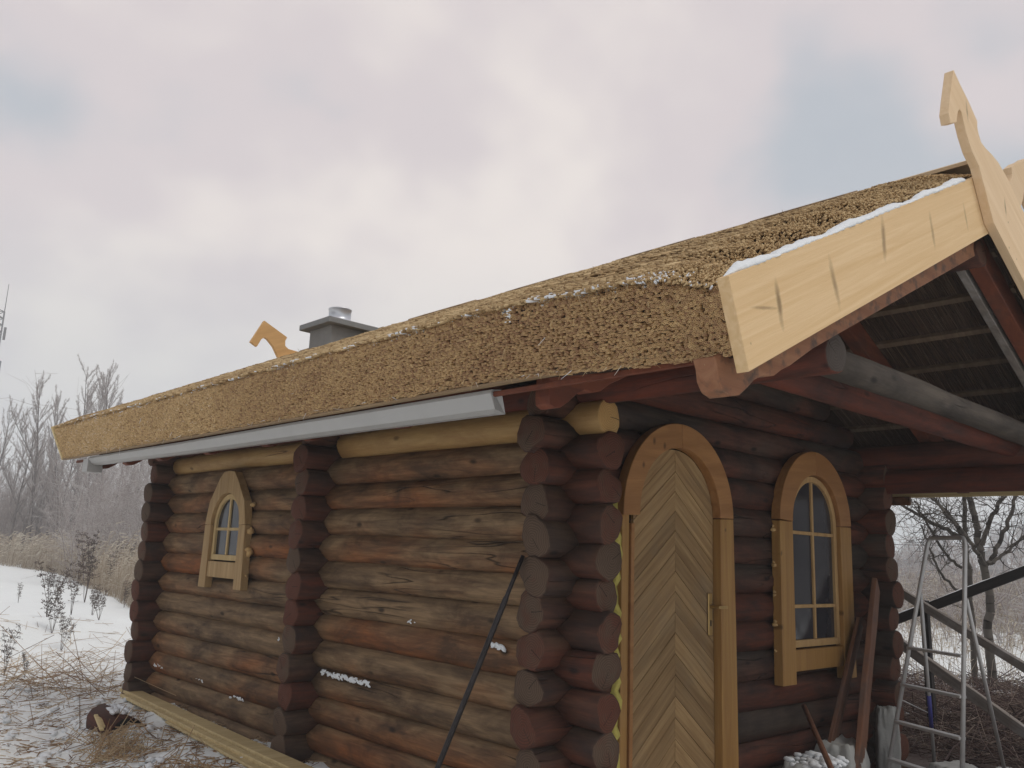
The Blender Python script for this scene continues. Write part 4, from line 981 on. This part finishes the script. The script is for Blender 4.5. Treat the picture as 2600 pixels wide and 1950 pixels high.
# dead weed stalks
def weed(seed, h=1.0, kind=0):
    rd = np.random.default_rng(seed); P0, P1, R0, R1, val = [], [], [], [], []
    ns = rd.integers(3, 6)
    for s in range(ns):
        p = np.array([0., 0, 0]); d = np.array([rd.normal(0, .16), rd.normal(0, .16), 1.]); hh = h*rd.uniform(.55, 1)
        k = 9
        for i in range(k):
            q = p+d/np.linalg.norm(d)*hh/k; P0.append(p); P1.append(q); R0.append(.005*(1-i/k*.6)); R1.append(.005*(1-(i+1)/k*.6)); val.append(rd.uniform(0, .6))
            d = d+rd.normal(0, .05, 3)
            if i > 2:
                for _ in range(3 if i < 6 else 6):   # side twigs and seed tufts
                    a = rd.uniform(0, 6.28); l = rd.uniform(.04, .13)*(1.25-i/k*.5); e = q+np.array([math.cos(a)*l, math.sin(a)*l, rd.uniform(-.3, .9)*l])
                    P0.append(q); P1.append(e); R0.append(.0026); R1.append(.0016); val.append(rd.uniform(0, .8))
                    for _ in range(4 if i >= 4 else 1):
                        c = q+(e-q)*rd.uniform(.4, 1)+rd.normal(0, .012, 3); w = rd.uniform(.003, .009)
                        P0.append(c); P1.append(c+rd.normal(0, .012, 3)+[0, 0, .010]); R0.append(w); R1.append(w*.3); val.append(rd.uniform(.1, 1))
            p = q
    V, F, A = sticks(np.array(P0), np.array(P1), np.array(R0), np.array(R1), 4, np.array(val)); me = np_mesh('weed', V, F, A); me.materials.append(M['weed']); return me
WM = [weed(s, 1.0) for s in (1, 2, 3, 4)]
wspots = [(16, 1400, .85), (60, 1405, .45), (98, 1345, 1.0), (112, 1360, .9), (152, 1330, 1.0), (183, 1290, 1.25), (135, 1370, .7), (212, 1345, .65), (238, 1270, .75), (262, 1262, .9), (200, 1310, .6), (120, 1275, .5), (40, 1290, .35), (268, 1300, .5)]
ORD0 = ['first', 'second', 'third', 'fourth', 'fifth', 'sixth', 'seventh', 'eighth', 'ninth', 'tenth', 'eleventh', 'twelfth', 'thirteenth', 'last']
wlab = ['dead weed clump at the left edge of the snow bank', 'tallest dark seed-headed weed behind the snow bank', 'bushy dead weed left of the cabin corner']
for i, (x, y, s) in enumerate(wspots):
    p = at(x, y+8, 'z', .25 if y > 1300 else .05); z = float(gh(p.x, p.y))
    dist = math.hypot(p.x-CAM.x, p.y-CAM.y); hgt = s*dist*.058
    o = bpy.data.objects.new('weed_clump', WM[i % 4]); COL.objects.link(o); o.location = (p.x, p.y, z-.02); o.scale = (hgt*1.0,)*3; o.rotation_euler = (0, 0, i*1.7)
    o['label'] = 'dead brown weed clump with seed heads standing in the snow left of the cabin'; o['category'] = 'weed'; o['group'] = 'dead weeds standing in the snow'
    o['label'] = 'dead brown weed clump, %s from the left among those in the snow' % ORD0[sorted(w_[0] for w_ in wspots).index(x)]
    if x == 16: o['label'] = 'dead weed clump at the very left edge, above the snow bank'
    if x == 183: o['label'] = 'tall weed with a heavy dark drooping seed head behind the snow bank'
    if x == 98: o['label'] = 'broad dark weed clump with upright stalks rising from the snow bank'
# dry field reeds with plumes
def reeds(n, azr, rfun, depth, h, r=.006):
    az = RNG.uniform(*azr, n); rad = rfun(az)+depth*RNG.random(n)**1.3; a = np.radians(az)
    x = CAM.x+rad*np.sin(a); y = CAM.y+rad*np.cos(a); z = gh(x, y); H = h*RNG.uniform(.45, 1.1, n)*(.82+.22*np.sin(az*5.3)+.16*np.sin(az*13.1+rad*.7)+.10*np.sin(rad*1.9))
    lean = np.stack([RNG.normal(.12, .16, n), RNG.normal(0, .16, n), np.ones(n)], 1); p0 = np.stack([x, y, z-.02], 1); p1 = p0+lean*H[:, None]*.75
    p2 = p1+(lean+np.stack([RNG.normal(.25, .25, n), RNG.normal(0, .25, n), np.zeros(n)], 1))*H[:, None]*.25
    sc = (rad/25)[:]*1.0; rr = r*np.clip(sc, .6, 3); v = RNG.beta(2, 2, n)
    pl1 = p2+np.stack([RNG.normal(.10, .05, n), RNG.normal(0, .05, n), RNG.normal(.02, .06, n)], 1)*np.clip(sc, .8, 2)[:, None]
    # leaves
    k = RNG.random(n) < .8; q0 = p0[k]+(p1-p0)[k]*RNG.uniform(.2, .9, (k.sum(), 1)); q1 = q0+np.stack([RNG.normal(.08, .18, k.sum()), RNG.normal(0, .18, k.sum()), RNG.uniform(-.05, .25, k.sum())], 1)
    return cat([sticks(p0, p1, rr, rr*.8, 3, v), sticks(p1, p2, rr*.8, rr*.6, 3, v), sticks(p2, pl1, rr*3.2, rr*.8, 3, np.clip(v+.3, 0, 1)), sticks(q0, q1, rr[k]*1.2, rr[k]*.3, 3, v[k])])
def rf(az): return np.interp(az, [8, 12, 15, 18, 20, 24, 40], [62, 58, 48, 30, 23, 17, 14])
V, F, A = cat([reeds(7500, (8, 24), rf, 26, 1.55, .0045), reeds(2200, (14, 26), rf, 5, 1.0, .0045)])
link('reed_bed', np_mesh('reed_bed', V, F, A), M['field_reed'], kind='stuff', label='dry pale reeds with drooping plumes edging the snow field')
# branching trees
def branch_tree(seed, H, r0, nb, spread, twig, frost, fork=False, sway=.03, bstart=.25, bl=.34, tw_n=10, tw_l=.36):
    """returns (trunk V,F,A), (crown V,F,A)"""
    rd = np.random.default_rng(seed); T = [[], [], [], [], []]; C = [[], [], [], [], []]
    def add(S_, p, q, a, b, v): S_[0].append(p); S_[1].append(q); S_[2].append(a); S_[3].append(b); S_[4].append(v)
    stems = [(np.zeros(3), np.array([rd.normal(0, .03), rd.normal(0, .03), 1.]), H, r0)]
    if fork: stems.append((np.array([.15, .1, 0]), np.array([rd.normal(0, .14), rd.normal(0, .14), 1.]), H*.85, r0*.75))
    for p, d, h, r in stems:
        k = 16; pts = [p]
        for i in range(k):
            d = d/np.linalg.norm(d); q = p+d*h/k; t0, t1 = i/k, (i+1)/k
            add(T, p, q, r*(1-t0)**.9+.008, r*(1-t1)**.9+.008, rd.uniform(0, .5)); p = q; pts.append(p); d = d+rd.normal(0, sway, 3)
        for j in range(nb):
            t = bstart+(1-bstart)*(j+rd.random())/nb; i = min(k-1, int(t*k)); bp = pts[i]+(pts[i+1]-pts[i])*(t*k-i)
            a = rd.uniform(0, 6.28); L = h*bl*(1-t*.58)*rd.uniform(.6, 1.1); bd_ = np.array([math.cos(a)*spread, math.sin(a)*spread, 1.]); m = 7; rr = max(.006, r*(1-t)*.42)
            bd_ /= np.linalg.norm(bd_); q0 = bp
            for s in range(m):
                q1 = q0+bd_*L/m; add(T if s < 3 else C, q0, q1, rr*(1-s/m)+twig*.7, rr*(1-(s+1)/m)+twig*.7, rd.uniform(.2, .7)); 
                for _ in range(tw_n if s > 0 else 2):
                    ta = rd.uniform(0, 6.28); tl = tw_l*rd.uniform(.35, 1)*(1-s/m*.4)*(L/(h*bl)+.4); td = bd_*.9+np.array([math.cos(ta), math.sin(ta), rd.uniform(0, .6)])*.5; td /= np.linalg.norm(td)
                    b0 = q0+(q1-q0)*rd.random(); b1 = b0+td*tl*.5; b2 = b1+(td+rd.normal(0, .25, 3)+[0, 0, .15])*tl*.5; v = frost*rd.uniform(.5, 1.2)
                    add(C, b0, b1, twig, twig*.8, v); add(C, b1, b2, twig*.8, twig*.4, v)
                    for _ in range(2):
                        e = b1+(td+rd.normal(0, .6, 3))*tl*.32; add(C, b1, e, twig*.6, twig*.35, v)
                q0 = q1; bd_ = bd_+rd.normal(0, .10, 3)+np.array([0, 0, .06]); bd_ /= np.linalg.norm(bd_)
    f = lambda S_, sd_: sticks(np.array(S_[0]), np.array(S_[1]), np.array(S_[2]), np.array(S_[3]), sd_, np.clip(S_[4], 0, 1))
    return f(T, 6), f(C, 3)
TM = []
for sd_, nb, spr, fk in ((11, 46, .42, False), (12, 54, .36, True), (13, 40, .50, False), (14, 58, .40, True)):
    t, c = branch_tree(sd_, 10, .095, int(nb*.62), spr*1.25, .0055, .5, fk)
    tm = np_mesh('trunk', t[0], t[1], t[2], True); tm.materials.append(M['bark']); cm = np_mesh('crown', c[0], c[1], c[2]); cm.materials.append(M['frost']); TM.append((tm, cm))
def tree(mi, az, r, top_y, name='bare_tree', label=None, group=None, wide=1.0, rz=None):
    x, y = polar(az, r); z = float(gh(x, y)); px = None
    o = bpy.data.objects.new(name, None); COL.objects.link(o); o.location = (x, y, z-.1)
    s = top_y/10.0; o.scale = (s*wide, s*wide, s); o.rotation_euler = (0, 0, rz if rz is not None else random.uniform(0, 6.28))
    for nm, me in zip(('trunk', 'crown'), TM[mi]):
        c = bpy.data.objects.new(nm, me); COL.objects.link(c); c.parent = o
    o['label'] = label; o['category'] = 'tree'
    if group: o['group'] = group
    return o
def az_of(x, y=1150):
    p = at(x, y, 'z', 1.6+.0) if False else None
    r = fw*FPX + rt*(x*K-1300) + up*(975-y*K); return math.degrees(math.atan2(r.x, r.y))
def hgt(x, ytop, r):
    v = fw*FPX + rt*(x*K-1300) + up*(975-ytop*K); return 1.6+v.z/math.hypot(v.x, v.y)*r
GT = 'bare frosted trees behind the reeds'
tl = [(22, 905, 46, 2), (50, 838, 44, 0), (78, 960, 52, 1), (84, 900, 56, 3), (104, 880, 50, 1), (122, 858, 52, 2), (145, 835, 54, 3), (160, 815, 50, 0), (178, 830, 58, 1), (196, 812, 50, 0), (212, 850, 56, 3), (236, 900, 46, 2), (258, 940, 44, 3), (286, 960, 42, 1), (8, 950, 60, 3), (-30, 900, 50, 1), (128, 1000, 40, 3), (210, 980, 38, 1), (310, 985, 48, 0)]
ORD = ['first', 'second', 'third', 'fourth', 'fifth', 'sixth', 'seventh', 'eighth', 'ninth', 'tenth', 'eleventh', 'twelfth', 'thirteenth', 'fourteenth', 'fifteenth', 'sixteenth', 'seventeenth', 'eighteenth', 'last']
special = {50: 'leftmost tall bare tree with an open fan of branches, left of the roof end', 160: 'tall thin bare tree near the middle of the left tree group', 196: 'tallest frosted tree, its top just left of the thatch end'}
for x, ty, r, mi in tl:
    r *= 1.3; r = max(r, 58)
    tree(mi, az_of(x), r, hgt(x, ty, r)+.4, label=special.get(x, ('slender bare tree, %s in the frosted row left of the cabin' % ORD[sorted(t_[0] for t_ in tl).index(x)])), group=GT, wide=1.15 if x == 50 else .95)
# frosted thicket in front of the wood, and the grey wood behind
def thicket(n, azr, rr, h, twig, frost, seed, bias=None):
    rd = np.random.default_rng(seed); az = rd.uniform(*azr, n); r = rd.uniform(*rr, n); a = np.radians(az); x = CAM.x+r*np.sin(a); y = CAM.y+r*np.cos(a); z = gh(x, y)
    H = h*rd.uniform(.5, 1.15, n); parts = []; p = np.stack([x, y, z], 1); d = np.stack([rd.normal(0, .22, n), rd.normal(0, .22, n), np.ones(n)], 1); k = 7
    for i in range(k):
        q = p+d*(H/k)[:, None]; parts.append(sticks(p, q, twig*(1.5-i/k), twig*(1.5-(i+1)/k), 3, np.clip(frost*rd.uniform(.3, 1.1, n), 0, 1)))
        for _ in range(5):
            L = H*rd.uniform(.06, .22, n); e = rd.normal(0, 1, (n, 3)); e[:, 2] = np.abs(e[:, 2])*.8+.1; e /= np.linalg.norm(e, axis=1, keepdims=True); s0 = p+(q-p)*rd.random((n, 1)); s1 = s0+e*L[:, None]
            v = np.clip(frost*rd.uniform(.5, 1.3, n), 0, 1); parts.append(sticks(s0, s1, twig*.75, twig*.4, 3, v))
            s2 = s1+(e+rd.normal(0, .5, (n, 3)))*L[:, None]*.6; parts.append(sticks(s1, s2, twig*.6, twig*.3, 3, v))
        p = q; d = d+rd.normal(0, .10, (n, 3))
    return cat(parts)
V, F, A = cat([thicket(300, (16.5, 25), (34, 56), 5.2, .0085, .66, 5), thicket(420, (8, 18), (66, 88), 4.2, .012, .34, 6)])
link('frosted_thicket', np_mesh('frosted_thicket', V, F, A), M['frost'], kind='stuff', label='dense frosted bushes at the edge of the wood left of the cabin')
V, F, A = thicket(600, (4, 30), (86, 135), 7.5, .020, .30, 8)
link('far_wood', np_mesh('far_wood', V, F, A), M['frost'], kind='stuff', label='hazy grey wood behind the first trees')

for k_, (az0, az1) in enumerate(((88, 150), (265, 330))):
    V, F, A = thicket(420, (az0, az1), (24, 40), 8.5, .022, .28, 60+k_)
    link('near_wood', np_mesh('near_wood', V, F, A), M['frost'], kind='stuff', label='bare wood standing %s the yard' % ('south of' if k_ == 0 else 'west of'))
# lattice mast far away at the left edge
mx_, my_ = polar(az_of(-9, 690), 170); mh = hgt(14, 612, 170)
mast = empty('radio_mast', (mx_, my_, -1.0), 'thin lattice radio mast rising at the left edge above the trees', 'mast')
ht = mh+1-5; P0, P1, R = [], [], []
w = 1.25
cs_ = [(w*math.cos(a), w*math.sin(a)) for a in (0.3, 0.3+2.094, 0.3+4.189)]
for c in cs_: P0.append((c[0], c[1], 0)); P1.append((c[0], c[1], ht)); R.append(.13)
nz = 34
for i in range(nz):
    z0, z1 = ht*i/nz, ht*(i+1)/nz
    for k in range(3):
        a, b = cs_[k], cs_[(k+1) % 3]
        P0.append((a[0], a[1], z0)); P1.append((b[0], b[1], z1)); R.append(.07); P0.append((a[0], a[1], z1)); P1.append((b[0], b[1], z1)); R.append(.07)
V, F, A = sticks(P0, P1, R, R, 4, np.full(len(R), .2)); link('lattice', np_mesh('lattice', V, F, A), M['steel_dark'], mast)
V, F, A = sticks([(w*.9, 0, ht-3)], [(w*.9, 0, ht+5)], .10, .05, 5, [0]); link('antenna', np_mesh('antenna', V, F, A), M['steel_dark'], mast)
for hh in (ht-4, ht-10, ht-14, ht-18.5, ht-22):
    V, F, A = sticks([(w*1.25, -.4, hh-1.1)], [(w*1.25, -.4, hh+1.1)], .22, .22, 6, [0], False); link('antenna', np_mesh('antenna', V, F, A), M['steel_dark'], mast)

# ------------------------------------------------------------------ beyond the porch, right
# old apple-like tree with leaning stems
def path_tree(name, stems, plane, label, twn, seed, mat, twl=.55, mains=None):
    rd = np.random.default_rng(seed); base = Vector(stems[0][0][-1]) if False else None
    P3 = []
    for pts, ra, rb in stems:
        q = [np.array(ate(4.1475, 2200, 1200, x, y, 'x', plane+dx)) for x, y, dx in pts]; P3.append((q, ra, rb))
    q0 = P3[0][0]; g_ = q0[0].copy(); g_[2] = float(gh(g_[0], g_[1]))-.1
    if q0[0][2] > g_[2]+.15: q0.insert(0, g_)
    b0 = q0[0].copy(); b0[2] = gh(b0[0], b0[1]); root = empty(name, tuple(b0), label, 'tree')
    T, C = [], []
    for q, ra, rb in P3:
        q = [p-b0 for p in q]; n = len(q)
        # smooth resample
        pts = []
        for i in range(n-1):
            for s in range(4):
                t = s/4; pts.append(q[i]*(1-t)+q[i+1]*t+rd.normal(0, .012, 3)*(1 if s else 0))
        pts.append(q[-1]); N_ = len(pts); pa = np.array(pts); rr = np.linspace(ra, rb, N_)
        T.append(sticks(pa[:-1], pa[1:], rr[:-1], rr[1:], 8, rd.uniform(0, .8, N_-1)))
        for j in range(int(twn*(1 if rb < .03 else .5))):
            i = rd.integers(max(1, N_//4), N_-1); p = pa[i]; d = pa[i+1 if i+1 < N_ else i]-pa[i-1]; d /= np.linalg.norm(d)
            e = d*.6+rd.normal(0, .7, 3); e /= np.linalg.norm(e); L = twl*rd.uniform(.3, 1.3); r_ = min(rr[i]*.5, .010)
            for s in range(4):
                q1 = p+e*L/4; C.append((p, q1, r_*(1-s*.2), r_*(1-(s+1)*.2)))
                for _ in range(2):
                    g = e*.5+rd.normal(0, .7, 3); g /= np.linalg.norm(g); l2 = L*rd.uniform(.15, .45); m_ = q1+g*l2; C.append((q1, m_, r_*.5, r_*.3)); C.append((m_, m_+(g+rd.normal(0, .5, 3))*l2*.6, r_*.3, r_*.2))
                p = q1; e = e+rd.normal(0, .22, 3)+[0, 0, .03]; e /= np.linalg.norm(e)
    V, F, A = cat(T); link('trunk', np_mesh('trunk', V, F, A, True), mat, root)
    c = C; V, F, A = sticks([a[0] for a in c], [a[1] for a in c], np.maximum([a[2] for a in c], .0028), np.maximum([a[3] for a in c], .002), 3, rd.uniform(0, 1, len(c))); link('crown', np_mesh('crown', V, F, A), mat, root)
path_tree('bare_tree', [([(1290, 1750, 0), (1300, 1380, 0), (1250, 1050, 0), (1180, 750, 0), (1140, 450, 0), (1080, 250, 0), (960, -250, 0)], .062, .038),
    ([(1235, 1000, 0), (1320, 900, .1), (1420, 700, .2), (1520, 450, .3), (1580, 240, .4), (1640, -100, .4)], .035, .02),
    ([(1220, 760, 0), (1290, 540, -.1), (1380, 350, -.2), (1460, 180, -.2)], .035, .022),
    ([(1260, 1000, 0), (1180, 860, -.2), (1060, 680, -.3), (900, 500, -.4), (730, 300, -.5), (560, 100, -.5)], .03, .016),
    ([(1290, 960, 0), (1420, 870, .1), (1560, 760, .2), (1720, 620, .2)], .026, .014)], 9.5, 'bare tree with a thick leaning trunk right behind the stepladder', 12, 21, M['bark_near'])
path_tree('bare_tree', [([(1120, 1650, .3), (1090, 1250, .3), (1060, 950, .3), (1040, 650, .3), (1030, 300, .3), (1020, -100, .3)], .042, .028),
    ([(1045, 700, .3), (900, 640, 0), (700, 540, -.2), (520, 430, -.3), (330, 320, -.4), (150, 180, -.4)], .035, .014),
    ([(1060, 780, .3), (960, 560, 0), (840, 400, -.2), (700, 260, -.3), (560, 80, -.3)], .03, .014),
    ([(1000, 1000, .3), (850, 870, 0), (700, 640, -.2), (600, 450, -.3), (500, 300, -.3)], .022, .012),
    ([(980, 1250, .3), (820, 1120, 0), (730, 950, -.2), (690, 850, -.3), (640, 700, -.3), (570, 560, -.3)], .02, .010)], 9.5, 'thinner upright bare tree spreading long branches left, beside the log wall corner', 12, 22, M['bark_near'])
def bushes(name, n, cxy, rad, h, twig, frost, seed, mat, label):
    rd = np.random.default_rng(seed); a = rd.uniform(0, 6.28, n); r = rad*np.sqrt(rd.random(n)); x = cxy[0]+r*np.cos(a); y = cxy[1]+r*np.sin(a); z = gh(x, y)
    H = h*rd.uniform(.4, 1.1, n); p = np.stack([x, y, z], 1); d = np.stack([rd.normal(0, .35, n), rd.normal(0, .35, n), np.ones(n)], 1); parts = []; k = 6
    for i in range(k):
        q = p+d*(H/k)[:, None]; parts.append(sticks(p, q, twig*(1.4-i/k), twig*(1.4-(i+1)/k), 3, np.clip(frost*rd.uniform(.3, 1.1, n), 0, 1)))
        for _ in range(3):
            L = H*rd.uniform(.08, .3, n); e = rd.normal(0, 1, (n, 3)); e[:, 2] = np.abs(e[:, 2])*.6; e /= np.linalg.norm(e, axis=1, keepdims=True); s0 = p+(q-p)*rd.random((n, 1)); s1 = s0+e*L[:, None]; parts.append(sticks(s0, s1, twig*.6, twig*.3, 3, np.clip(frost*rd.uniform(.4, 1.3, n), 0, 1)))
        p = q; d = d+rd.normal(0, .18, (n, 3))
    V, F, A = cat(parts); return link(name, np_mesh(name, V, F, A), mat, kind='stuff', label=label)
bushes('frosted_bushes', 260, polar(67, 26), 6, 3.2, .009, .75, 31, M['frost'], 'frosted bushes beyond the porch opening')
bushes('frosted_bushes', 200, polar(71, 34), 6, 2.4, .011, .6, 35, M['frost'], 'low frosted bushes farther behind the porch opening')
def rf2(az): return np.interp(az, [58, 66, 74, 85], [30, 30, 28, 28])
V, F, A = cat([reeds(11000, (60, 84), rf2, 48, 1.25, .007), reeds(1200, (60, 84), lambda a: rf2(a)*0+13, 16, .7, .005)])
link('reed_bed', np_mesh('reed_bed', V, F, A), M['field_reed'], kind='stuff', label='brown reed field seen through the porch opening')
# brushwood tangle
n = 5200; x = RNG.uniform(4.3, 10.5, n); y = RNG.normal(-.1, 1.1, n)+(x-5)*.12; z0 = gh(x, y)+RNG.random(n)*.30*np.exp(-((x-6.6)/2.4)**2)+.02
a = RNG.uniform(0, np.pi, n); el = RNG.normal(.08, .28, n); L = RNG.uniform(.15, 1.3, n)**1.2; d = np.stack([np.cos(a)*np.cos(el), np.sin(a)*np.cos(el), np.sin(el)], 1)*L[:, None]
p0 = np.stack([x, y, z0], 1)-d*.5; p1 = p0+d*.5+RNG.normal(0, .03, (n, 3)); p2 = p1+d*.5+RNG.normal(0, .05, (n, 3)); r = RNG.uniform(.002, .007, n); v = RNG.random(n)
for p in (p0, p1, p2): p[:, 2] = np.maximum(p[:, 2], gh(p[:, 0], p[:, 1])+.02)
V, F, A = cat([sticks(p0, p1, r, r*.8, 3, v), sticks(p1, p2, r*.8, r*.4, 3, v)]); link('brushwood', np_mesh('brushwood', V, F, A), M['brush'], kind='stuff', label='tangled dark brushwood heaped beyond the porch')
bm = bmesh.new()
for cx, cy, rr in ((7.4, 1.0, .42), (8.6, .2, .3), (6.6, 1.9, .3), (9.3, 1.6, .5), (7.9, 2.2, .35), (5.6, 1.3, .18), (8.9, .9, .25)):
    for _ in range(16):
        q = (cx+random.gauss(0, rr*.5), cy+random.gauss(0, rr*.5)); r = rr*random.uniform(.2, .5)
        bmesh.ops.create_icosphere(bm, subdivisions=2, radius=r, matrix=Matrix.Translation((q[0], q[1], float(gh(*q))+.03)) @ Matrix.Diagonal((1, 1, .28, 1)))
link('snow_patches', from_bm(bm, smooth=True), M['snow'], kind='stuff', label='snow patches caught in the brushwood')
# leaning timbers outside
def E5(x, y, p): return ate(4.1475, 2200, 1200, x, y, 'x', p)
def E6(x, y, p): return ate(4.1475, 2200, 1550, x, y, 'x', p)
a, b = E5(380, 1525, 5.5), E5(1690, 1030, 5.5); d = b-a
tb = beamo('sloping_rail', a-d*.35, b+d*.3, .07, .085, M['black_timber'], label='black rail sloping up to the right beyond the ladder', cat='rail', seg=6, wob=.003)
o = snow_line(None, [a-d*.3+Vector((0, 0, .046)), b+d*.28+Vector((0, 0, .046))], .05, .014, name='snow_on_rail', step=.04); o['label'] = 'thin snow on the sloping black rail'
a, b = E5(330, 1235, 5.3), E6(1680, 610, 5.3); d = b-a; beamo('sloping_timber', a-d*.3, b+d*.35, .07, .075, M['grey_timber'], label='grey timber sloping down to the right, upper of the two', cat='timber', seg=6, wob=.004)
a, b = E6(470, 425, 4.9), E6(1620, 1250, 4.9); d = b-a; beamo('sloping_timber', a-d*.35, b+d*.1, .07, .09, M['grey_timber'], label='grey timber sloping down to the right, lower of the two', cat='timber', seg=6, wob=.004)
# props that carry them
for q, lab in ((E5(610, 1390, 5.4), 'dark upright stake at the crossing of the sloping timbers'),):
    beamo('stake', (q.x+.04, q.y, 0), (q.x, q.y, q.z+.04), .07, .07, M['black_timber'], label=lab, cat='stake')
q = a-d*.35; beamo('stake', (q.x+.05, q.y, 0), (q.x+.05, q.y, q.z), .07, .07, M['grey_timber'], label='grey stake behind the log wall corner holding the timbers', cat='stake')
# far right: board under the right eave
link('eave_board', boxmesh(4.385, 4.415, -1.60, YB-.2, 2.232, 2.315, .003), M['board_new'], roof)
link('eave_board', boxmesh(4.36, 4.384, -.05, .35, 2.165, 2.24, .003), M['rafter'], roof)
# power line far beyond
p, q = at(1900, 1175, 'x', 60), at(2300, 1188, 'x', 60); d = q-p
ln = tube('power_line', [p-d*2, p, q, q+d*2], .035, M['steel_dark'], sides=4, label='thin power line crossing the sky beyond the porch'); ln['category'] = 'cable'
# distant treeline and field
def ridge(name, azr, r, h, seed, mat, label, n=200, depth=14, kind='stuff', per=26):
    rd = np.random.default_rng(seed); parts = []
    az = rd.uniform(*azr, n*per); rad = r+depth*rd.random(n*per)*3; hh = h*(.62+.25*np.sin(az*1.7+seed)+.2*np.sin(az*4.1)+rd.uniform(-.15, .2, n*per)); a = np.radians(az); x = CAM.x+rad*np.sin(a); y = CAM.y+rad*np.cos(a); z = gh(x, y)
    p0 = np.stack([x, y, z], 1); p1 = p0+np.stack([rd.normal(0, .6, len(x)), rd.normal(0, .6, len(x)), hh], 1); mid = p0+(p1-p0)*.45
    parts.append(sticks(p0, mid, .15, .9, 4, rd.random(len(x))*.5)); parts.append(sticks(mid, p1, 1.1, .12, 4, rd.random(len(x))*.6))
    V, F, A = cat(parts); return link(name, np_mesh(name, V, F, A), mat, kind=kind, label=label)
M['far'] = attrmat('far trees', [(0, (.12, .12, .13)), (1, (.24, .23, .24))])
ridge('far_treeline', (50, 95), 330, 17, 3, M['far'], 'hazy far wood beyond the fields, right', 110)
ridge('far_treeline', (55, 95), 150, 4.5, 4, M['far'], 'line of low far bushes in the fields, right', 40, 8)
ridge('far_treeline', (-20, 50), 400, 16, 5, M['far'], 'hazy far wood beyond the snow field, left', 120)
# small far white house
p = at(2140, 1226, 'z', -1.2); az = az_of(2141, 1215); hx_, hy_ = polar(az, 210); hz_ = float(gh(hx_, hy_))-.5
fh = empty('farm_house', (hx_, hy_, hz_), 'tiny pale house far away beside the tree trunk', 'house')
fh.rotation_euler = (0, 0, -math.radians(az)+.4)
bm = bmesh.new(); box(bm, -3.2, 3.2, -3, 3, 0, 3.4); link('wall', from_bm(bm), plain('white wall', (.75, .75, .74)), fh)
bm = prism([(-3.7, 3.4), (3.7, 3.4), (0, 6.2)], 'y', -3.4, 3.4); link('roof', from_bm(bm), M['snow'], fh)
for dx in (-1.4, 1.2):
    bm = bmesh.new(); box(bm, dx-.5, dx+.5, -3.06, -2.99, 1.2, 2.5); link('window', from_bm(bm), M['glass'], fh)

# ------------------------------------------------------------------ winter haze
hm = bpy.data.materials.new('haze'); hm.use_nodes = True; ht_ = hm.node_tree; ht_.nodes.clear()
pv = N(ht_, 'ShaderNodeVolumePrincipled'); pv.inputs['Color'].default_value = (.96, .97, .98, 1); pv.inputs['Density'].default_value = .0024; pv.inputs['Anisotropy'].default_value = 0.0
ho = N(ht_, 'ShaderNodeOutputMaterial'); Lk(ht_, pv.outputs[0], ho.inputs['Volume'])
bm = bmesh.new(); box(bm, -520, 520, -520, 520, -3.0, 52)
S.cycles.volume_bounces = 2; link('haze', from_bm(bm), hm, kind='stuff', label='thin pale winter haze')
